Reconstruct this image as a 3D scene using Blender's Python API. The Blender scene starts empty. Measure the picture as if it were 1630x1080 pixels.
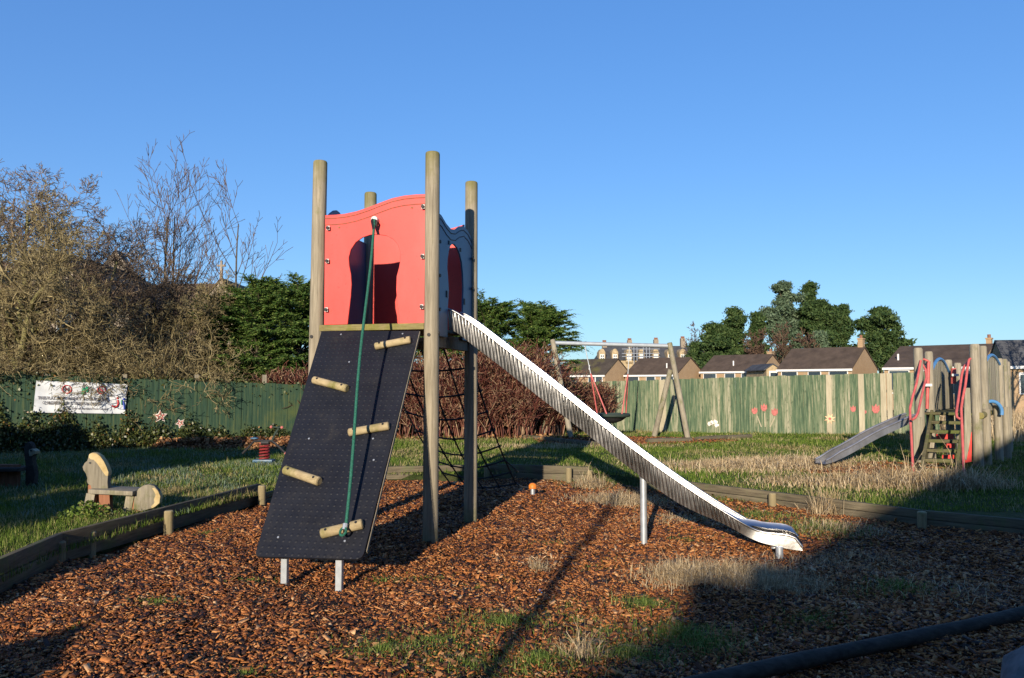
import bpy, bmesh, math, random
import numpy as np
from mathutils import Vector, Matrix
R = math.radians
rng = np.random.default_rng(7)
random.seed(7)
scene = bpy.context.scene
C = scene.collection

# ------------------------------------------------------------------ camera, sky, sun
F = 1243.0; CX = 815.0; CY = 540.0; HOR = 612.0; CAMZ = 1.6
PITCH = math.atan((HOR - CY) / F)
cam = bpy.data.cameras.new('camera'); camo = bpy.data.objects.new('camera', cam); C.objects.link(camo)
cam.sensor_width = 36; cam.lens = F / 1630 * 36; cam.clip_end = 3000; cam.clip_start = .05
camo.location = (0, 0, CAMZ); camo.rotation_euler = (R(90) + PITCH, 0, 0)
scene.camera = camo
SUN_AZ = R(13.5); SUN_EL = R(14.5)       # light travels towards +Y turned SUN_AZ towards +X
w = bpy.data.worlds.new('World'); scene.world = w; w.use_nodes = True
nt = w.node_tree; bg = nt.nodes['Background']
sky = nt.nodes.new('ShaderNodeTexSky'); sky.sky_type = 'NISHITA'; sky.sun_disc = False
sky.sun_elevation = SUN_EL; sky.sun_rotation = math.pi + SUN_AZ
sky.air_density = 1.0; sky.dust_density = 0.1; sky.ozone_density = 2.5; sky.altitude = 50
hs = nt.nodes.new('ShaderNodeHueSaturation'); hs.inputs['Saturation'].default_value = 1.28
# compress the sky's own brightness range a little, as the camera did, channel by channel
sc_n = nt.nodes.new('ShaderNodeSeparateColor'); cc_n = nt.nodes.new('ShaderNodeCombineColor')
nt.links.new(sky.outputs[0], hs.inputs['Color']); nt.links.new(hs.outputs[0], sc_n.inputs[0])
for k_, (e_, g_) in enumerate(((.55, .66), (.62, .835), (.55, 1.36))):
    pw = nt.nodes.new('ShaderNodeMath'); pw.operation = 'POWER'; pw.inputs[1].default_value = e_; ml = nt.nodes.new('ShaderNodeMath'); ml.operation = 'MULTIPLY'; ml.inputs[1].default_value = g_
    nt.links.new(sc_n.outputs[k_], pw.inputs[0]); nt.links.new(pw.outputs[0], ml.inputs[0]); nt.links.new(ml.outputs[0], cc_n.inputs[k_])
nt.links.new(cc_n.outputs[0], bg.inputs[0]); bg.inputs[1].default_value = 0.15
sl = bpy.data.lights.new('sun', 'SUN'); so = bpy.data.objects.new('sun', sl); C.objects.link(so)
sl.energy = 4.6; sl.angle = R(.55); sl.color = (1.0, .86, .68)
so.rotation_euler = Vector((math.sin(SUN_AZ) * math.cos(SUN_EL), math.cos(SUN_AZ) * math.cos(SUN_EL), -math.sin(SUN_EL))).to_track_quat('-Z', 'Y').to_euler()
vs = scene.view_settings; vs.view_transform = 'Standard'; vs.look = 'None'; vs.exposure = 0.87; vs.gamma = 1

# ------------------------------------------------------------------ survey helpers: photo bearing -> world coordinates
def ray(px, py):
    dx = (px - CX) / F; dy = (CY - py) / F
    return Vector((dx, math.cos(PITCH) - dy * math.sin(PITCH), math.sin(PITCH) + dy * math.cos(PITCH)))
def atY(px, py, Y):
    r = ray(px, py); return Vector((0, 0, CAMZ)) + r * (Y / r.y)
def gnd(px, py, z=0.0):
    r = ray(px, py); return Vector((0, 0, CAMZ)) + r * ((z - CAMZ) / r.z)
def onpl(px, py, p0, n):
    r = ray(px, py); o = Vector((0, 0, CAMZ)); return o + r * ((Vector(p0) - o).dot(n) / r.dot(n))

# ------------------------------------------------------------------ materials
def N(t, k, **kw):
    n = t.nodes.new(k)
    for a, b in kw.items(): setattr(n, a, b)
    return n
def base_mat(name, rough=.8, metal=0, spec=.3):
    m = bpy.data.materials.new(name); m.use_nodes = True; t = m.node_tree
    b = t.nodes['Principled BSDF']; b.inputs['Roughness'].default_value = rough; b.inputs['Metallic'].default_value = metal
    b.inputs['Specular IOR Level'].default_value = spec
    return m, t, b
def ramp(t, fac, stops):
    r = N(t, 'ShaderNodeValToRGB'); e = r.color_ramp.elements
    while len(e) < len(stops): e.new(.5)
    for i, (p, c) in enumerate(stops): e[i].position = p; e[i].color = (*c, 1)
    t.links.new(fac, r.inputs[0]); return r.outputs[0]
def noise(t, scale=(1, 1, 1), s=5, det=5, rough=.6, coord='Object'):
    tc = N(t, 'ShaderNodeTexCoord'); mp = N(t, 'ShaderNodeMapping'); mp.inputs['Scale'].default_value = scale
    t.links.new(tc.outputs[coord], mp.inputs[0])
    n = N(t, 'ShaderNodeTexNoise'); n.inputs['Scale'].default_value = s; n.inputs['Detail'].default_value = det; n.inputs['Roughness'].default_value = rough
    t.links.new(mp.outputs[0], n.inputs['Vector']); return n.outputs['Fac']
def mix(t, fac, a, b, mode='MIX'):
    m = N(t, 'ShaderNodeMix', data_type='RGBA', blend_type=mode)
    for s, v in ((m.inputs['Factor'], fac), (m.inputs['A'], a), (m.inputs['B'], b)):
        if isinstance(v, (int, float)): s.default_value = v
        elif isinstance(v, tuple): s.default_value = (*v, 1)
        else: t.links.new(v, s)
    return m.outputs['Result']
def math_(t, op, a, b=0., clamp=False):
    m = N(t, 'ShaderNodeMath', operation=op, use_clamp=clamp)
    for s, v in ((m.inputs[0], a), (m.inputs[1], b)):
        if isinstance(v, (int, float)): s.default_value = v
        else: t.links.new(v, s)
    return m.outputs[0]
def bump(t, b, fac, strength=.4, dist=.01):
    n = N(t, 'ShaderNodeBump'); n.inputs['Strength'].default_value = strength; n.inputs['Distance'].default_value = dist
    t.links.new(fac, n.inputs['Height']); t.links.new(n.outputs[0], b.inputs['Normal'])
def island(t):
    return N(t, 'ShaderNodeNewGeometry').outputs['Random Per Island']

def m_simple(name, col, rough=.6, metal=0, var=.25, s=8, bs=.15, spec=.3, scale=(1, 1, 1)):
    m, t, b = base_mat(name, rough, metal, spec)
    f = noise(t, scale, s, 6)
    d = tuple(c * (1 - var) for c in col); l = tuple(min(1, c * (1 + var)) for c in col)
    t.links.new(ramp(t, f, [(.3, d), (.7, l)]), b.inputs['Base Color'])
    if bs: bump(t, b, f, bs)
    return m
def m_wood(name, dark, light, moss=None, mossamt=.5, scale=(14, 14, .9), s=3, rough=.85, bs=.5, knots=True):
    m, t, b = base_mat(name, rough, 0, .2)
    f = noise(t, scale, s, 8, .65)
    c = ramp(t, f, [(.3, dark), (.72, light)])
    big = noise(t, (1, 1, 1), 1.3, 3)
    c = mix(t, ramp(t, big, [(.35, (.0,) * 3), (.75, (.45,) * 3)]), c, tuple(x * .62 for x in dark))
    isl = island(t)
    hsv = N(t, 'ShaderNodeHueSaturation'); t.links.new(c, hsv.inputs['Color'])
    t.links.new(math_(t, 'ADD', math_(t, 'MULTIPLY', isl, .45), .78), hsv.inputs['Value']); c = hsv.outputs[0]
    if moss:
        mf = noise(t, (1, 1, .6), 3.5, 7, .7)
        c = mix(t, ramp(t, mf, [(.62 - .25 * mossamt, (0, 0, 0)), (.8 - .25 * mossamt, (1, 1, 1))]), c, moss)
    if moss and name == 'weathered_pole':
        st = noise(t, (38, 38, .5), 2.2, 4, .6); c = mix(t, ramp(t, st, [(.60, (0, 0, 0)), (.68, (.6,) * 3)]), c, (.07, .055, .035))
        tc = N(t, 'ShaderNodeTexCoord'); sp = N(t, 'ShaderNodeSeparateXYZ'); t.links.new(tc.outputs['Generated'], sp.inputs[0]); nz = noise(t, (1, 1, 1), 6, 5)
        tp = math_(t, 'ADD', sp.outputs[2], math_(t, 'MULTIPLY', math_(t, 'SUBTRACT', nz, .5), .16))
        c = mix(t, ramp(t, tp, [(.93, (0, 0, 0)), (1., (.75,) * 3)]), c, (.17, .16, .04))
        c = mix(t, ramp(t, tp, [(.06, (.7,) * 3), (.13, (0, 0, 0))]), c, (.15, .16, .05))
    t.links.new(c, b.inputs['Base Color']); bump(t, b, f, bs, .006)
    return m
def m_leaf(name, stops, rough=.6, spec=.25, trans=.0):
    m, t, b = base_mat(name, rough, 0, spec)
    t.links.new(ramp(t, island(t), stops), b.inputs['Base Color'])
    if trans:
        tr = N(t, 'ShaderNodeBsdfTranslucent'); t.links.new(ramp(t, island(t), stops), tr.inputs[0])
        ms = N(t, 'ShaderNodeMixShader'); ms.inputs[0].default_value = trans
        t.links.new(b.outputs[0], ms.inputs[1]); t.links.new(tr.outputs[0], ms.inputs[2])
        t.links.new(ms.outputs[0], t.nodes['Material Output'].inputs[0])
    return m

M = {}
M['pole'] = m_wood('weathered_pole', (.22, .19, .135), (.46, .405, .30), (.16, .17, .05), .12)
M['pole2'] = m_wood('grey_timber', (.18, .16, .12), (.38, .34, .255), (.13, .14, .05), .35)
M['plank'] = m_wood('grey_plank', (.24, .22, .16), (.46, .42, .31), (.20, .22, .10), .35)
M['step'] = m_wood('mossy_step_wood', (.06, .05, .03), (.20, .18, .09), (.10, .12, .03), .7, scale=(1, 12, 12))
M['mossbeam'] = m_wood('mossy_beam', (.18, .15, .06), (.36, .31, .13), (.17, .17, .03), .6, scale=(2, 8, 14))
M['log'] = m_wood('foothold_log', (.26, .20, .11), (.50, .41, .24), (.19, .18, .05), .55, scale=(3, 10, 10))
M['edging'] = m_wood('edging_timber', (.07, .058, .04), (.20, .17, .11), (.12, .14, .06), .4, scale=(1, 1.5, 14))
M['peg'] = m_wood('edging_peg', (.22, .18, .10), (.44, .36, .20), (.14, .15, .05), .3)
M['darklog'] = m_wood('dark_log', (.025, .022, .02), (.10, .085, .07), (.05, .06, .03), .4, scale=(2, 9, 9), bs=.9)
M['cut'] = m_wood('fresh_cut_wood', (.50, .36, .15), (.80, .66, .38), None, scale=(3, 3, 3))
M['redwood'] = m_wood('reddish_wood', (.22, .09, .05), (.38, .18, .10), None)

def m_fence():
    m, t, b = base_mat('green_fence_paint', .85, 0, .2)
    f = noise(t, (11, 11, .7), 2.2, 8, .65)
    isl = island(t)
    f2 = math_(t, 'ADD', f, math_(t, 'MULTIPLY', math_(t, 'SUBTRACT', isl, .5), .22))
    c = ramp(t, f2, [(.28, (.045, .08, .05)), (.44, (.09, .14, .078)), (.55, (.18, .21, .125)), (.72, (.38, .355, .25))])
    sp = noise(t, (1, 1, .5), 16, 4, .6)
    c = mix(t, ramp(t, sp, [(.57, (0, 0, 0)), (.68, (.6, .6, .6))]), c, (.05, .075, .04))
    t.links.new(c, b.inputs['Base Color']); bump(t, b, f, .5, .006); return m
M['fence'] = m_fence()
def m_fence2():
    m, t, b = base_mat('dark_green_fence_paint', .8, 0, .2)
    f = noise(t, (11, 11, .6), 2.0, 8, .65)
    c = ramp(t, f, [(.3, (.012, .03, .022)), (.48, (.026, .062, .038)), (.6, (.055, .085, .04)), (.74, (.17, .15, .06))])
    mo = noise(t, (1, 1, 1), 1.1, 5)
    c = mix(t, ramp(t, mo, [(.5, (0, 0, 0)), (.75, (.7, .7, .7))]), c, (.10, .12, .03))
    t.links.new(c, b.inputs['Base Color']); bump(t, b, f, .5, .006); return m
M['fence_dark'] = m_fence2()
M['barefence'] = m_wood('bare_fence_board', (.34, .30, .20), (.56, .50, .36))
def m_panel(name, col, var=.1, rough=.42):
    m, t, b = base_mat(name, rough, 0, .4)
    f = noise(t, (1, 1, 1), 9, 7, .7); g = noise(t, (1, 1, .35), 2.5, 5, .6)
    c = ramp(t, f, [(.3, tuple(x * (1 - var) for x in col)), (.7, col)])
    c = mix(t, ramp(t, g, [(.45, (0, 0, 0)), (.75, (.5, .5, .5))]), c, tuple(x * .82 + .06 for x in col))
    sc = noise(t, (30, 30, 2), 2.5, 4, .7); c = mix(t, ramp(t, sc, [(.63, (0, 0, 0)), (.72, (.35,) * 3)]), c, tuple(x * .55 + .02 for x in col))
    sp = noise(t, (1, 1, 1), 45, 2, .5); c = mix(t, ramp(t, sp, [(.68, (0, 0, 0)), (.74, (.5,) * 3)]), c, tuple(x * .35 for x in col))
    t.links.new(c, b.inputs['Base Color']); bump(t, b, f, .05, .003); return m
M['red'] = m_panel('red_plastic_panel', (.80, .075, .06))
M['blue'] = m_panel('blue_plastic_panel', (.038, .13, .235))
M['bluetrim'] = m_panel('blue_trim', (.09, .27, .55))
M['groove'] = m_simple('groove_brown', (.28, .13, .07), .8)
M['black'] = m_simple('black_metal', (.02, .02, .022), .5)
M['white'] = m_simple('white_plastic', (.75, .75, .72), .5, var=.06)
M['galv'] = m_simple('galvanised_steel', (.52, .56, .60), .45, .55, .15, 14, .05)
M['galv2'] = m_simple('pale_galvanised_pipe', (.36, .40, .44), .6, .2, .12, 10, .05)
M['rope'] = m_simple('green_rope', (.02, .13, .085), .7, var=.4, s=60, bs=.6)
M['net'] = m_simple('black_net_rope', (.03, .032, .035), .8, var=.4, s=60)
M['paintred'] = m_simple('red_painted_metal', (.55, .12, .11), .5, var=.25)
M['orange'] = m_simple('orange_plastic_cap', (.85, .24, .03), .5)
M['rubber'] = m_simple('dark_rubber', (.03, .05, .04), .7)
def m_ramp():
    m, t, b = base_mat('black_studded_rubber', .58, 0, .22)
    f = noise(t, (1, 1, 1), 3, 8, .7)
    t.links.new(ramp(t, f, [(.3, (.008, .009, .014)), (.75, (.019, .021, .029))]), b.inputs['Base Color'])
    d = noise(t, (1.2, 1.2, .6), 2.2, 8, .75); cc = b.inputs['Base Color'].links[0].from_socket
    t.links.new(mix(t, ramp(t, d, [(.56, (0, 0, 0)), (.78, (.45,) * 3)]), cc, (.07, .062, .05)), b.inputs['Base Color'])
    t.links.new(ramp(t, d, [(.4, (.5,) * 3), (.7, (.75,) * 3)]), b.inputs['Roughness'])
    g = noise(t, (1, 1, 1), 90, 3); bump(t, b, g, .12, .002); return m
M['ramp'] = m_ramp()
def m_steel():
    m, t, b = base_mat('stainless_steel', .27, 1.0, .5)
    f = noise(t, (1, 1, 1), 2.2, 6, .7)
    t.links.new(ramp(t, f, [(.3, (.52, .51, .49)), (.7, (.74, .74, .74))]), b.inputs['Base Color'])
    t.links.new(ramp(t, f, [(.3, (.24,) * 3), (.75, (.36,) * 3)]), b.inputs['Roughness'])
    g = noise(t, (1, 1, 1), 7, 4); bump(t, b, g, .12, .02); return m
M['steel'] = m_steel()
M['steelsoft'] = m_simple('brushed_steel', (.60, .61, .64), .5, .85, .08, 3, .05)
M['steeldark'] = m_simple('dull_dirty_steel', (.42, .42, .43), .5, .8, .3, 5, .1)

def m_lawn():
    m, t, b = base_mat('lawn_soil', .95, 0, .1)
    f = noise(t, (1, 1, 1), .55, 8, .7); g = noise(t, (1, 1, 1), 14, 6, .7)
    c = ramp(t, f, [(.34, (.045, .075, .016)), (.5, (.075, .095, .025)), (.66, (.15, .125, .055))])
    c = mix(t, ramp(t, g, [(.35, (.6,) * 3), (.65, (0, 0, 0))]), c, (.025, .03, .012))
    t.links.new(c, b.inputs['Base Color']); bump(t, b, g, .8, .05); return m
M['lawn'] = m_lawn()
def m_bed():
    m, t, b = base_mat('woodchip_floor', .9, 0, .15)
    tc = N(t, 'ShaderNodeTexCoord'); v = N(t, 'ShaderNodeTexVoronoi'); v.inputs['Scale'].default_value = 38
    t.links.new(tc.outputs['Object'], v.inputs['Vector'])
    sep = N(t, 'ShaderNodeSeparateColor'); t.links.new(v.outputs['Color'], sep.inputs[0])
    c = ramp(t, sep.outputs[0], [(0, (.02, .012, .008)), (.5, (.09, .035, .014)), (1, (.20, .085, .03))])
    t.links.new(c, b.inputs['Base Color']); bump(t, b, v.outputs['Distance'], .8, .02); return m
M['bed'] = m_bed()
def m_chip():
    m, t, b = base_mat('woodchip', .66, 0, .25)
    isl = island(t); f = noise(t, (1, 1, 1), 1.1, 6, .65)
    ff = math_(t, 'ADD', math_(t, 'MULTIPLY', isl, .92), math_(t, 'MULTIPLY', math_(t, 'SUBTRACT', f, .46), .5), True)
    c = ramp(t, ff, [(0, (.02, .013, .010)), (.2, (.055, .022, .012)), (.42, (.25, .08, .024)), (.66, (.50, .175, .045)), (.88, (.66, .30, .10)), (1, (.80, .56, .32))])
    g = noise(t, (1, 1, 1), 70, 3); c = mix(t, ramp(t, g, [(.35, (.45,) * 3), (.6, (0, 0, 0))]), c, (.05, .025, .015))
    t.links.new(c, b.inputs['Base Color']); return m
M['chip'] = m_chip()
def m_grass(name, greens, straw, lo, hi, sc=.6):
    m, t, b = base_mat(name, .7, 0, .15)
    isl = island(t)
    g = ramp(t, isl, greens); s = ramp(t, isl, straw)
    tc = N(t, 'ShaderNodeTexCoord'); n = N(t, 'ShaderNodeTexNoise'); n.inputs['Scale'].default_value = sc; n.inputs['Detail'].default_value = 4
    t.links.new(tc.outputs['Object'], n.inputs['Vector'])
    fac = math_(t, 'ADD', n.outputs['Fac'], math_(t, 'MULTIPLY', math_(t, 'SUBTRACT', isl, .5), .25))
    c = mix(t, ramp(t, fac, [(lo, (0, 0, 0)), (hi, (1, 1, 1))]), g, s)
    t.links.new(c, b.inputs['Base Color'])
    tr = N(t, 'ShaderNodeBsdfTranslucent'); t.links.new(c, tr.inputs[0])
    ms = N(t, 'ShaderNodeMixShader'); ms.inputs[0].default_value = .3
    t.links.new(b.outputs[0], ms.inputs[1]); t.links.new(tr.outputs[0], ms.inputs[2]); t.links.new(ms.outputs[0], t.nodes['Material Output'].inputs[0])
    return m
GR = [(0, (.06, .12, .012)), (.5, (.13, .21, .028)), (1, (.26, .32, .06))]
ST = [(0, (.22, .16, .06)), (.5, (.38, .29, .13)), (1, (.55, .45, .25))]
M['grass'] = m_grass('grass_blades', GR, ST, .50, .68)
M['straw'] = m_leaf('dry_straw', [(0, (.26, .18, .09)), (.5, (.56, .42, .24)), (1, (.85, .70, .46))], .8, .1, .2)
M['weed'] = m_leaf('green_weed', [(0, (.07, .13, .02)), (.5, (.16, .25, .04)), (.85, (.30, .38, .09)), (1, (.5, .42, .18))], .6, .2, .3)
M['frost'] = m_grass('frosted_grass', [(0, (.07, .12, .04)), (.6, (.13, .20, .08)), (1, (.28, .36, .26))], [(0, (.12, .17, .10)), (1, (.30, .36, .30))], .52, .7, 1.1)
M['litter'] = m_leaf('leaf_litter', [(0, (.06, .025, .012)), (.5, (.24, .10, .04)), (1, (.48, .27, .12))], .7)
M['ivy'] = m_leaf('ivy_leaf', [(0, (.02, .03, .009)), (.6, (.055, .075, .018)), (.9, (.12, .13, .035)), (1, (.24, .12, .04))], .4, .4)
M['cypress'] = m_leaf('cypress_foliage', [(0, (.028, .07, .014)), (.5, (.075, .15, .028)), (.85, (.16, .24, .05)), (1, (.28, .34, .09))], .6, .2, .2)
M['pine'] = m_leaf('pine_foliage', [(0, (.02, .045, .014)), (.5, (.045, .085, .025)), (1, (.09, .13, .04))], .7, .15)
M['pinegrey'] = m_leaf('greygreen_foliage', [(0, (.05, .085, .05)), (.5, (.09, .14, .08)), (1, (.15, .20, .12))], .7, .15)
M['bark'] = m_simple('bark', (.11, .09, .06), .9, var=.4, s=12, bs=.5)
M['shadecore'] = m_simple('dark_shade_block', (.03, .028, .02), .95, s=20)  # for the solid block that thickens the cast shade
M['barkgreen'] = m_simple('mossy_bark', (.24, .22, .09), .9, var=.4, s=8, bs=.5)
M['twigolive'] = m_leaf('olive_twig', [(0, (.08, .06, .03)), (.5, (.23, .185, .085)), (1, (.46, .38, .20))], .8)
M['twigbrown'] = m_leaf('brown_twig', [(0, (.07, .045, .035)), (.5, (.19, .135, .09)), (1, (.38, .30, .20))], .8)
M['twiggrey'] = m_leaf('grey_twig', [(0, (.07, .045, .035)), (1, (.18, .13, .10))], .8)
M['twigdark'] = m_leaf('dark_russet_twig', [(0, (.05, .03, .025)), (.5, (.11, .065, .045)), (1, (.2, .13, .08))], .8)
M['twigred'] = m_leaf('red_twig', [(0, (.03, .014, .012)), (.45, (.12, .032, .024)), (.72, (.19, .075, .045)), (1, (.42, .30, .18))], .6)
M['yellowleaf'] = m_simple('yellow_leaf', (.65, .42, .05), .6)
M['stone'] = m_simple('pale_rubble_stone', (.30, .25, .19), .9, var=.45, s=9, bs=.6)
M['gold'] = m_simple('honey_stone', (.42, .33, .20), .9, var=.3, s=3, bs=.3)
def m_brick(name, c1, c2, mort, sc):
    m, t, b = base_mat(name, .9, 0, .15)
    tc = N(t, 'ShaderNodeTexCoord'); g = N(t, 'ShaderNodeVectorMath', operation='DOT_PRODUCT')
    # run bricks along the horizontal wall direction: u = x + y, v = z
    sep = N(t, 'ShaderNodeSeparateXYZ'); t.links.new(tc.outputs['Object'], sep.inputs[0])
    cmb = N(t, 'ShaderNodeCombineXYZ'); t.links.new(math_(t, 'ADD', sep.outputs[0], sep.outputs[1]), cmb.inputs[0]); t.links.new(sep.outputs[2], cmb.inputs[1])
    br = N(t, 'ShaderNodeTexBrick'); br.inputs['Scale'].default_value = sc
    br.inputs['Color1'].default_value = (*c1, 1); br.inputs['Color2'].default_value = (*c2, 1); br.inputs['Mortar'].default_value = (*mort, 1)
    br.inputs['Mortar Size'].default_value = .03
    t.links.new(cmb.outputs[0], br.inputs['Vector'])
    f = noise(t, (1, 1, 1), 1.5, 5)
    c = mix(t, ramp(t, f, [(.3, (0, 0, 0)), (.8, (.5, .5, .5))]), br.outputs[0], tuple(x * .6 for x in c1))
    t.links.new(c, b.inputs['Base Color']); return m
M['brick'] = m_brick('buff_brick', (.50, .34, .19), (.42, .27, .15), (.42, .34, .24), 3.5)
M['brickred'] = m_brick('red_brick', (.32, .12, .07), (.25, .09, .055), (.3, .24, .18), 3.5)
def m_roof(name, col, moss=None, sc=3.2):
    m, t, b = base_mat(name, .85, 0, .2)
    wv = N(t, 'ShaderNodeTexWave'); wv.bands_direction = 'Z'; wv.inputs['Scale'].default_value = sc; wv.inputs['Distortion'].default_value = .6
    tc = N(t, 'ShaderNodeTexCoord'); t.links.new(tc.outputs['Object'], wv.inputs['Vector'])
    f = noise(t, (1, 1, 1), 1.2, 7, .7)
    c = ramp(t, f, [(.3, tuple(x * .65 for x in col)), (.75, tuple(x * 1.4 for x in col))])
    c = mix(t, .35, c, wv.outputs[0], 'MULTIPLY')
    if moss:
        g = noise(t, (1, 1, 1), .6, 5)
        c = mix(t, ramp(t, g, [(.5, (0, 0, 0)), (.68, (.8,) * 3)]), c, moss)
    t.links.new(c, b.inputs['Base Color']); bump(t, b, wv.outputs[0], .4, .04); return m
M['roof'] = m_roof('brown_roof_tile', (.125, .09, .065)); M['roofmoss'] = m_roof('mossy_roof_tile', (.10, .08, .06), (.14, .13, .03))
M['slate'] = m_roof('grey_slate', (.10, .105, .115)); M['roofred'] = m_roof('red_roof_tile', (.22, .10, .07)); M['roofchapel'] = m_roof('brown_stone_roof', (.22, .155, .10))
M['fascia'] = m_simple('white_fascia', (.80, .80, .78), .5, var=.04)
def m_glass():
    m, t, b = base_mat('window_glass', .06, 0, .8); b.inputs['Base Color'].default_value = (.03, .045, .06, 1); return m
M['glass'] = m_glass()
M['bluestuff'] = m_simple('blue_plastic', (.02, .25, .75), .4)
M['rock'] = m_simple('grey_rock', (.16, .17, .18), .9, var=.5, s=6, bs=.8)
M['banner'] = m_simple('white_banner', (.58, .62, .66), .5, var=.16, s=4, bs=.3)
M['ink'] = m_simple('dark_ink', (.16, .16, .18), .7); M['redink'] = m_simple('red_ink', (.60, .05, .05), .7); M['greenink'] = m_simple('green_ink', (.0, .26, .12), .7); M['blueink'] = m_simple('blue_ink', (.06, .10, .5), .7)
M['pinkpaint'] = m_simple('pink_paint', (.48, .15, .13), .8, var=.35, s=20); M['whitepaint'] = m_simple('white_paint', (.75, .70, .62), .8, var=.2); M['peachpaint'] = m_simple('peach_paint', (.75, .50, .30), .8)
M['redspring'] = m_simple('red_spring', (.26, .03, .03), .5)

# ------------------------------------------------------------------ mesh builder
class MB:
    def __init__(s): s.v = []; s.f = []; s.n = 0
    def add(s, v, f):
        v = np.asarray(v, dtype=np.float64).reshape(-1, 3); s.v.append(v)
        s.f.extend([tuple(int(i) + s.n for i in q) for q in f]); s.n += len(v); return s
    def box(s, c, size, ax=None):
        c = Vector(c); X, Y, Z = ax if ax else (Vector((1, 0, 0)), Vector((0, 1, 0)), Vector((0, 0, 1)))
        a, b, d = [k / 2 for k in size]
        vs_ = [c + X * (i * a) + Y * (j * b) + Z * (k * d) for k in (-1, 1) for j in (-1, 1) for i in (-1, 1)]
        return s.add([tuple(v) for v in vs_], [(0, 2, 3, 1), (4, 5, 7, 6), (0, 1, 5, 4), (2, 6, 7, 3), (0, 4, 6, 2), (1, 3, 7, 5)])
    def beam(s, a, b, wd, ht, up=(0, 0, 1)):          # a rectangular bar from a to b
        a, b = Vector(a), Vector(b); d = (b - a); L = d.length; d.normalize(); sd = d.cross(Vector(up)).normalized(); u = sd.cross(d)
        return s.box((a + b) / 2, (L, wd, ht), (d, sd, u))
    def tube(s, path, r, n=8, caps=True, ph=0.):
        P = [Vector(p) for p in path]; m = len(P); rr = r if hasattr(r, '__len__') else [r] * m
        vs_ = []; prev = None
        for i, p in enumerate(P):
            d = (P[min(i + 1, m - 1)] - P[max(i - 1, 0)]).normalized()
            if prev is None: sd = d.orthogonal().normalized()
            else:
                sd = prev - d * prev.dot(d)
                sd = sd.normalized() if sd.length > 1e-5 else d.orthogonal().normalized()
            prev = sd; u = d.cross(sd)
            for k in range(n):
                a = 2 * math.pi * k / n + ph; vs_.append(tuple(p + (sd * math.cos(a) + u * math.sin(a)) * rr[i]))
        f = [(i * n + k, i * n + (k + 1) % n, (i + 1) * n + (k + 1) % n, (i + 1) * n + k) for i in range(m - 1) for k in range(n)]
        if caps: f += [tuple(reversed(range(n))), tuple(range((m - 1) * n, m * n))]
        return s.add(vs_, f)
    def prism(s, poly, o, ux, uy, th):                # polygon in (ux,uy), thick th along ux x uy (behind)
        o, ux, uy = Vector(o), Vector(ux), Vector(uy); nn = ux.cross(uy).normalized(); m = len(poly)
        a = [tuple(o + ux * x + uy * y) for x, y in poly]; b = [tuple(Vector(p) - nn * th) for p in a]
        ar = sum(poly[i][0] * poly[(i + 1) % m][1] - poly[(i + 1) % m][0] * poly[i][1] for i in range(m))
        f = [tuple(range(m)), tuple(reversed(range(m, 2 * m)))] + [((i + 1) % m, i, m + i, m + (i + 1) % m) for i in range(m)]
        if ar < 0: f = [tuple(reversed(q)) for q in f]
        return s.add(a + b, f)
    def ball(s, c, r, seg=12, rings=7, sq=(1, 1, 1)):
        vs_ = [(c[0], c[1], c[2] + r * sq[2])]; 
        for i in range(1, rings):
            t = math.pi * i / rings
            for k in range(seg):
                a = 2 * math.pi * k / seg; vs_.append((c[0] + r * sq[0] * math.sin(t) * math.cos(a), c[1] + r * sq[1] * math.sin(t) * math.sin(a), c[2] + r * sq[2] * math.cos(t)))
        vs_.append((c[0], c[1], c[2] - r * sq[2])); e = len(vs_) - 1
        f = [(0, 1 + k, 1 + (k + 1) % seg) for k in range(seg)]
        for i in range(rings - 2):
            for k in range(seg): f.append((1 + i * seg + k, 1 + (i + 1) * seg + k, 1 + (i + 1) * seg + (k + 1) % seg, 1 + i * seg + (k + 1) % seg))
        f += [(e, 1 + (rings - 2) * seg + (k + 1) % seg, 1 + (rings - 2) * seg + k) for k in range(seg)]
        return s.add(vs_, f)
    def segs(s, S, n=3):                              # many tapered twigs: rows x0 y0 z0 r0 x1 y1 z1 r1
        S = np.asarray(S, dtype=np.float64); p0, r0, p1, r1 = S[:, :3], S[:, 3], S[:, 4:7], S[:, 7]
        d = p1 - p0; d /= (np.linalg.norm(d, axis=1, keepdims=True) + 1e-9)
        h = np.where(np.abs(d[:, 2:3]) > .9, np.array([[1., 0, 0]]), np.array([[0, 0, 1.]]))
        a = np.cross(d, h); a /= np.linalg.norm(a, axis=1, keepdims=True) + 1e-9; b = np.cross(d, a)
        V = np.zeros((len(S), 2 * n, 3))
        for k in range(n):
            c, si = math.cos(2 * math.pi * k / n), math.sin(2 * math.pi * k / n); o = a * c + b * si
            V[:, k] = p0 + o * r0[:, None]; V[:, n + k] = p1 + o * r1[:, None]
        q = np.array([(k, (k + 1) % n, n + (k + 1) % n, n + k) for k in range(n)])
        Fc = (q[None] + (np.arange(len(S)) * 2 * n)[:, None, None]).reshape(-1, 4) 
        s.bulk(V.reshape(-1, 3), Fc); return s
    def bulk(s, V, Fc):
        if not hasattr(s, 'bv'): s.bv = []; s.bf = []
        s.bv.append(V); s.bf.append(Fc)
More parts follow.
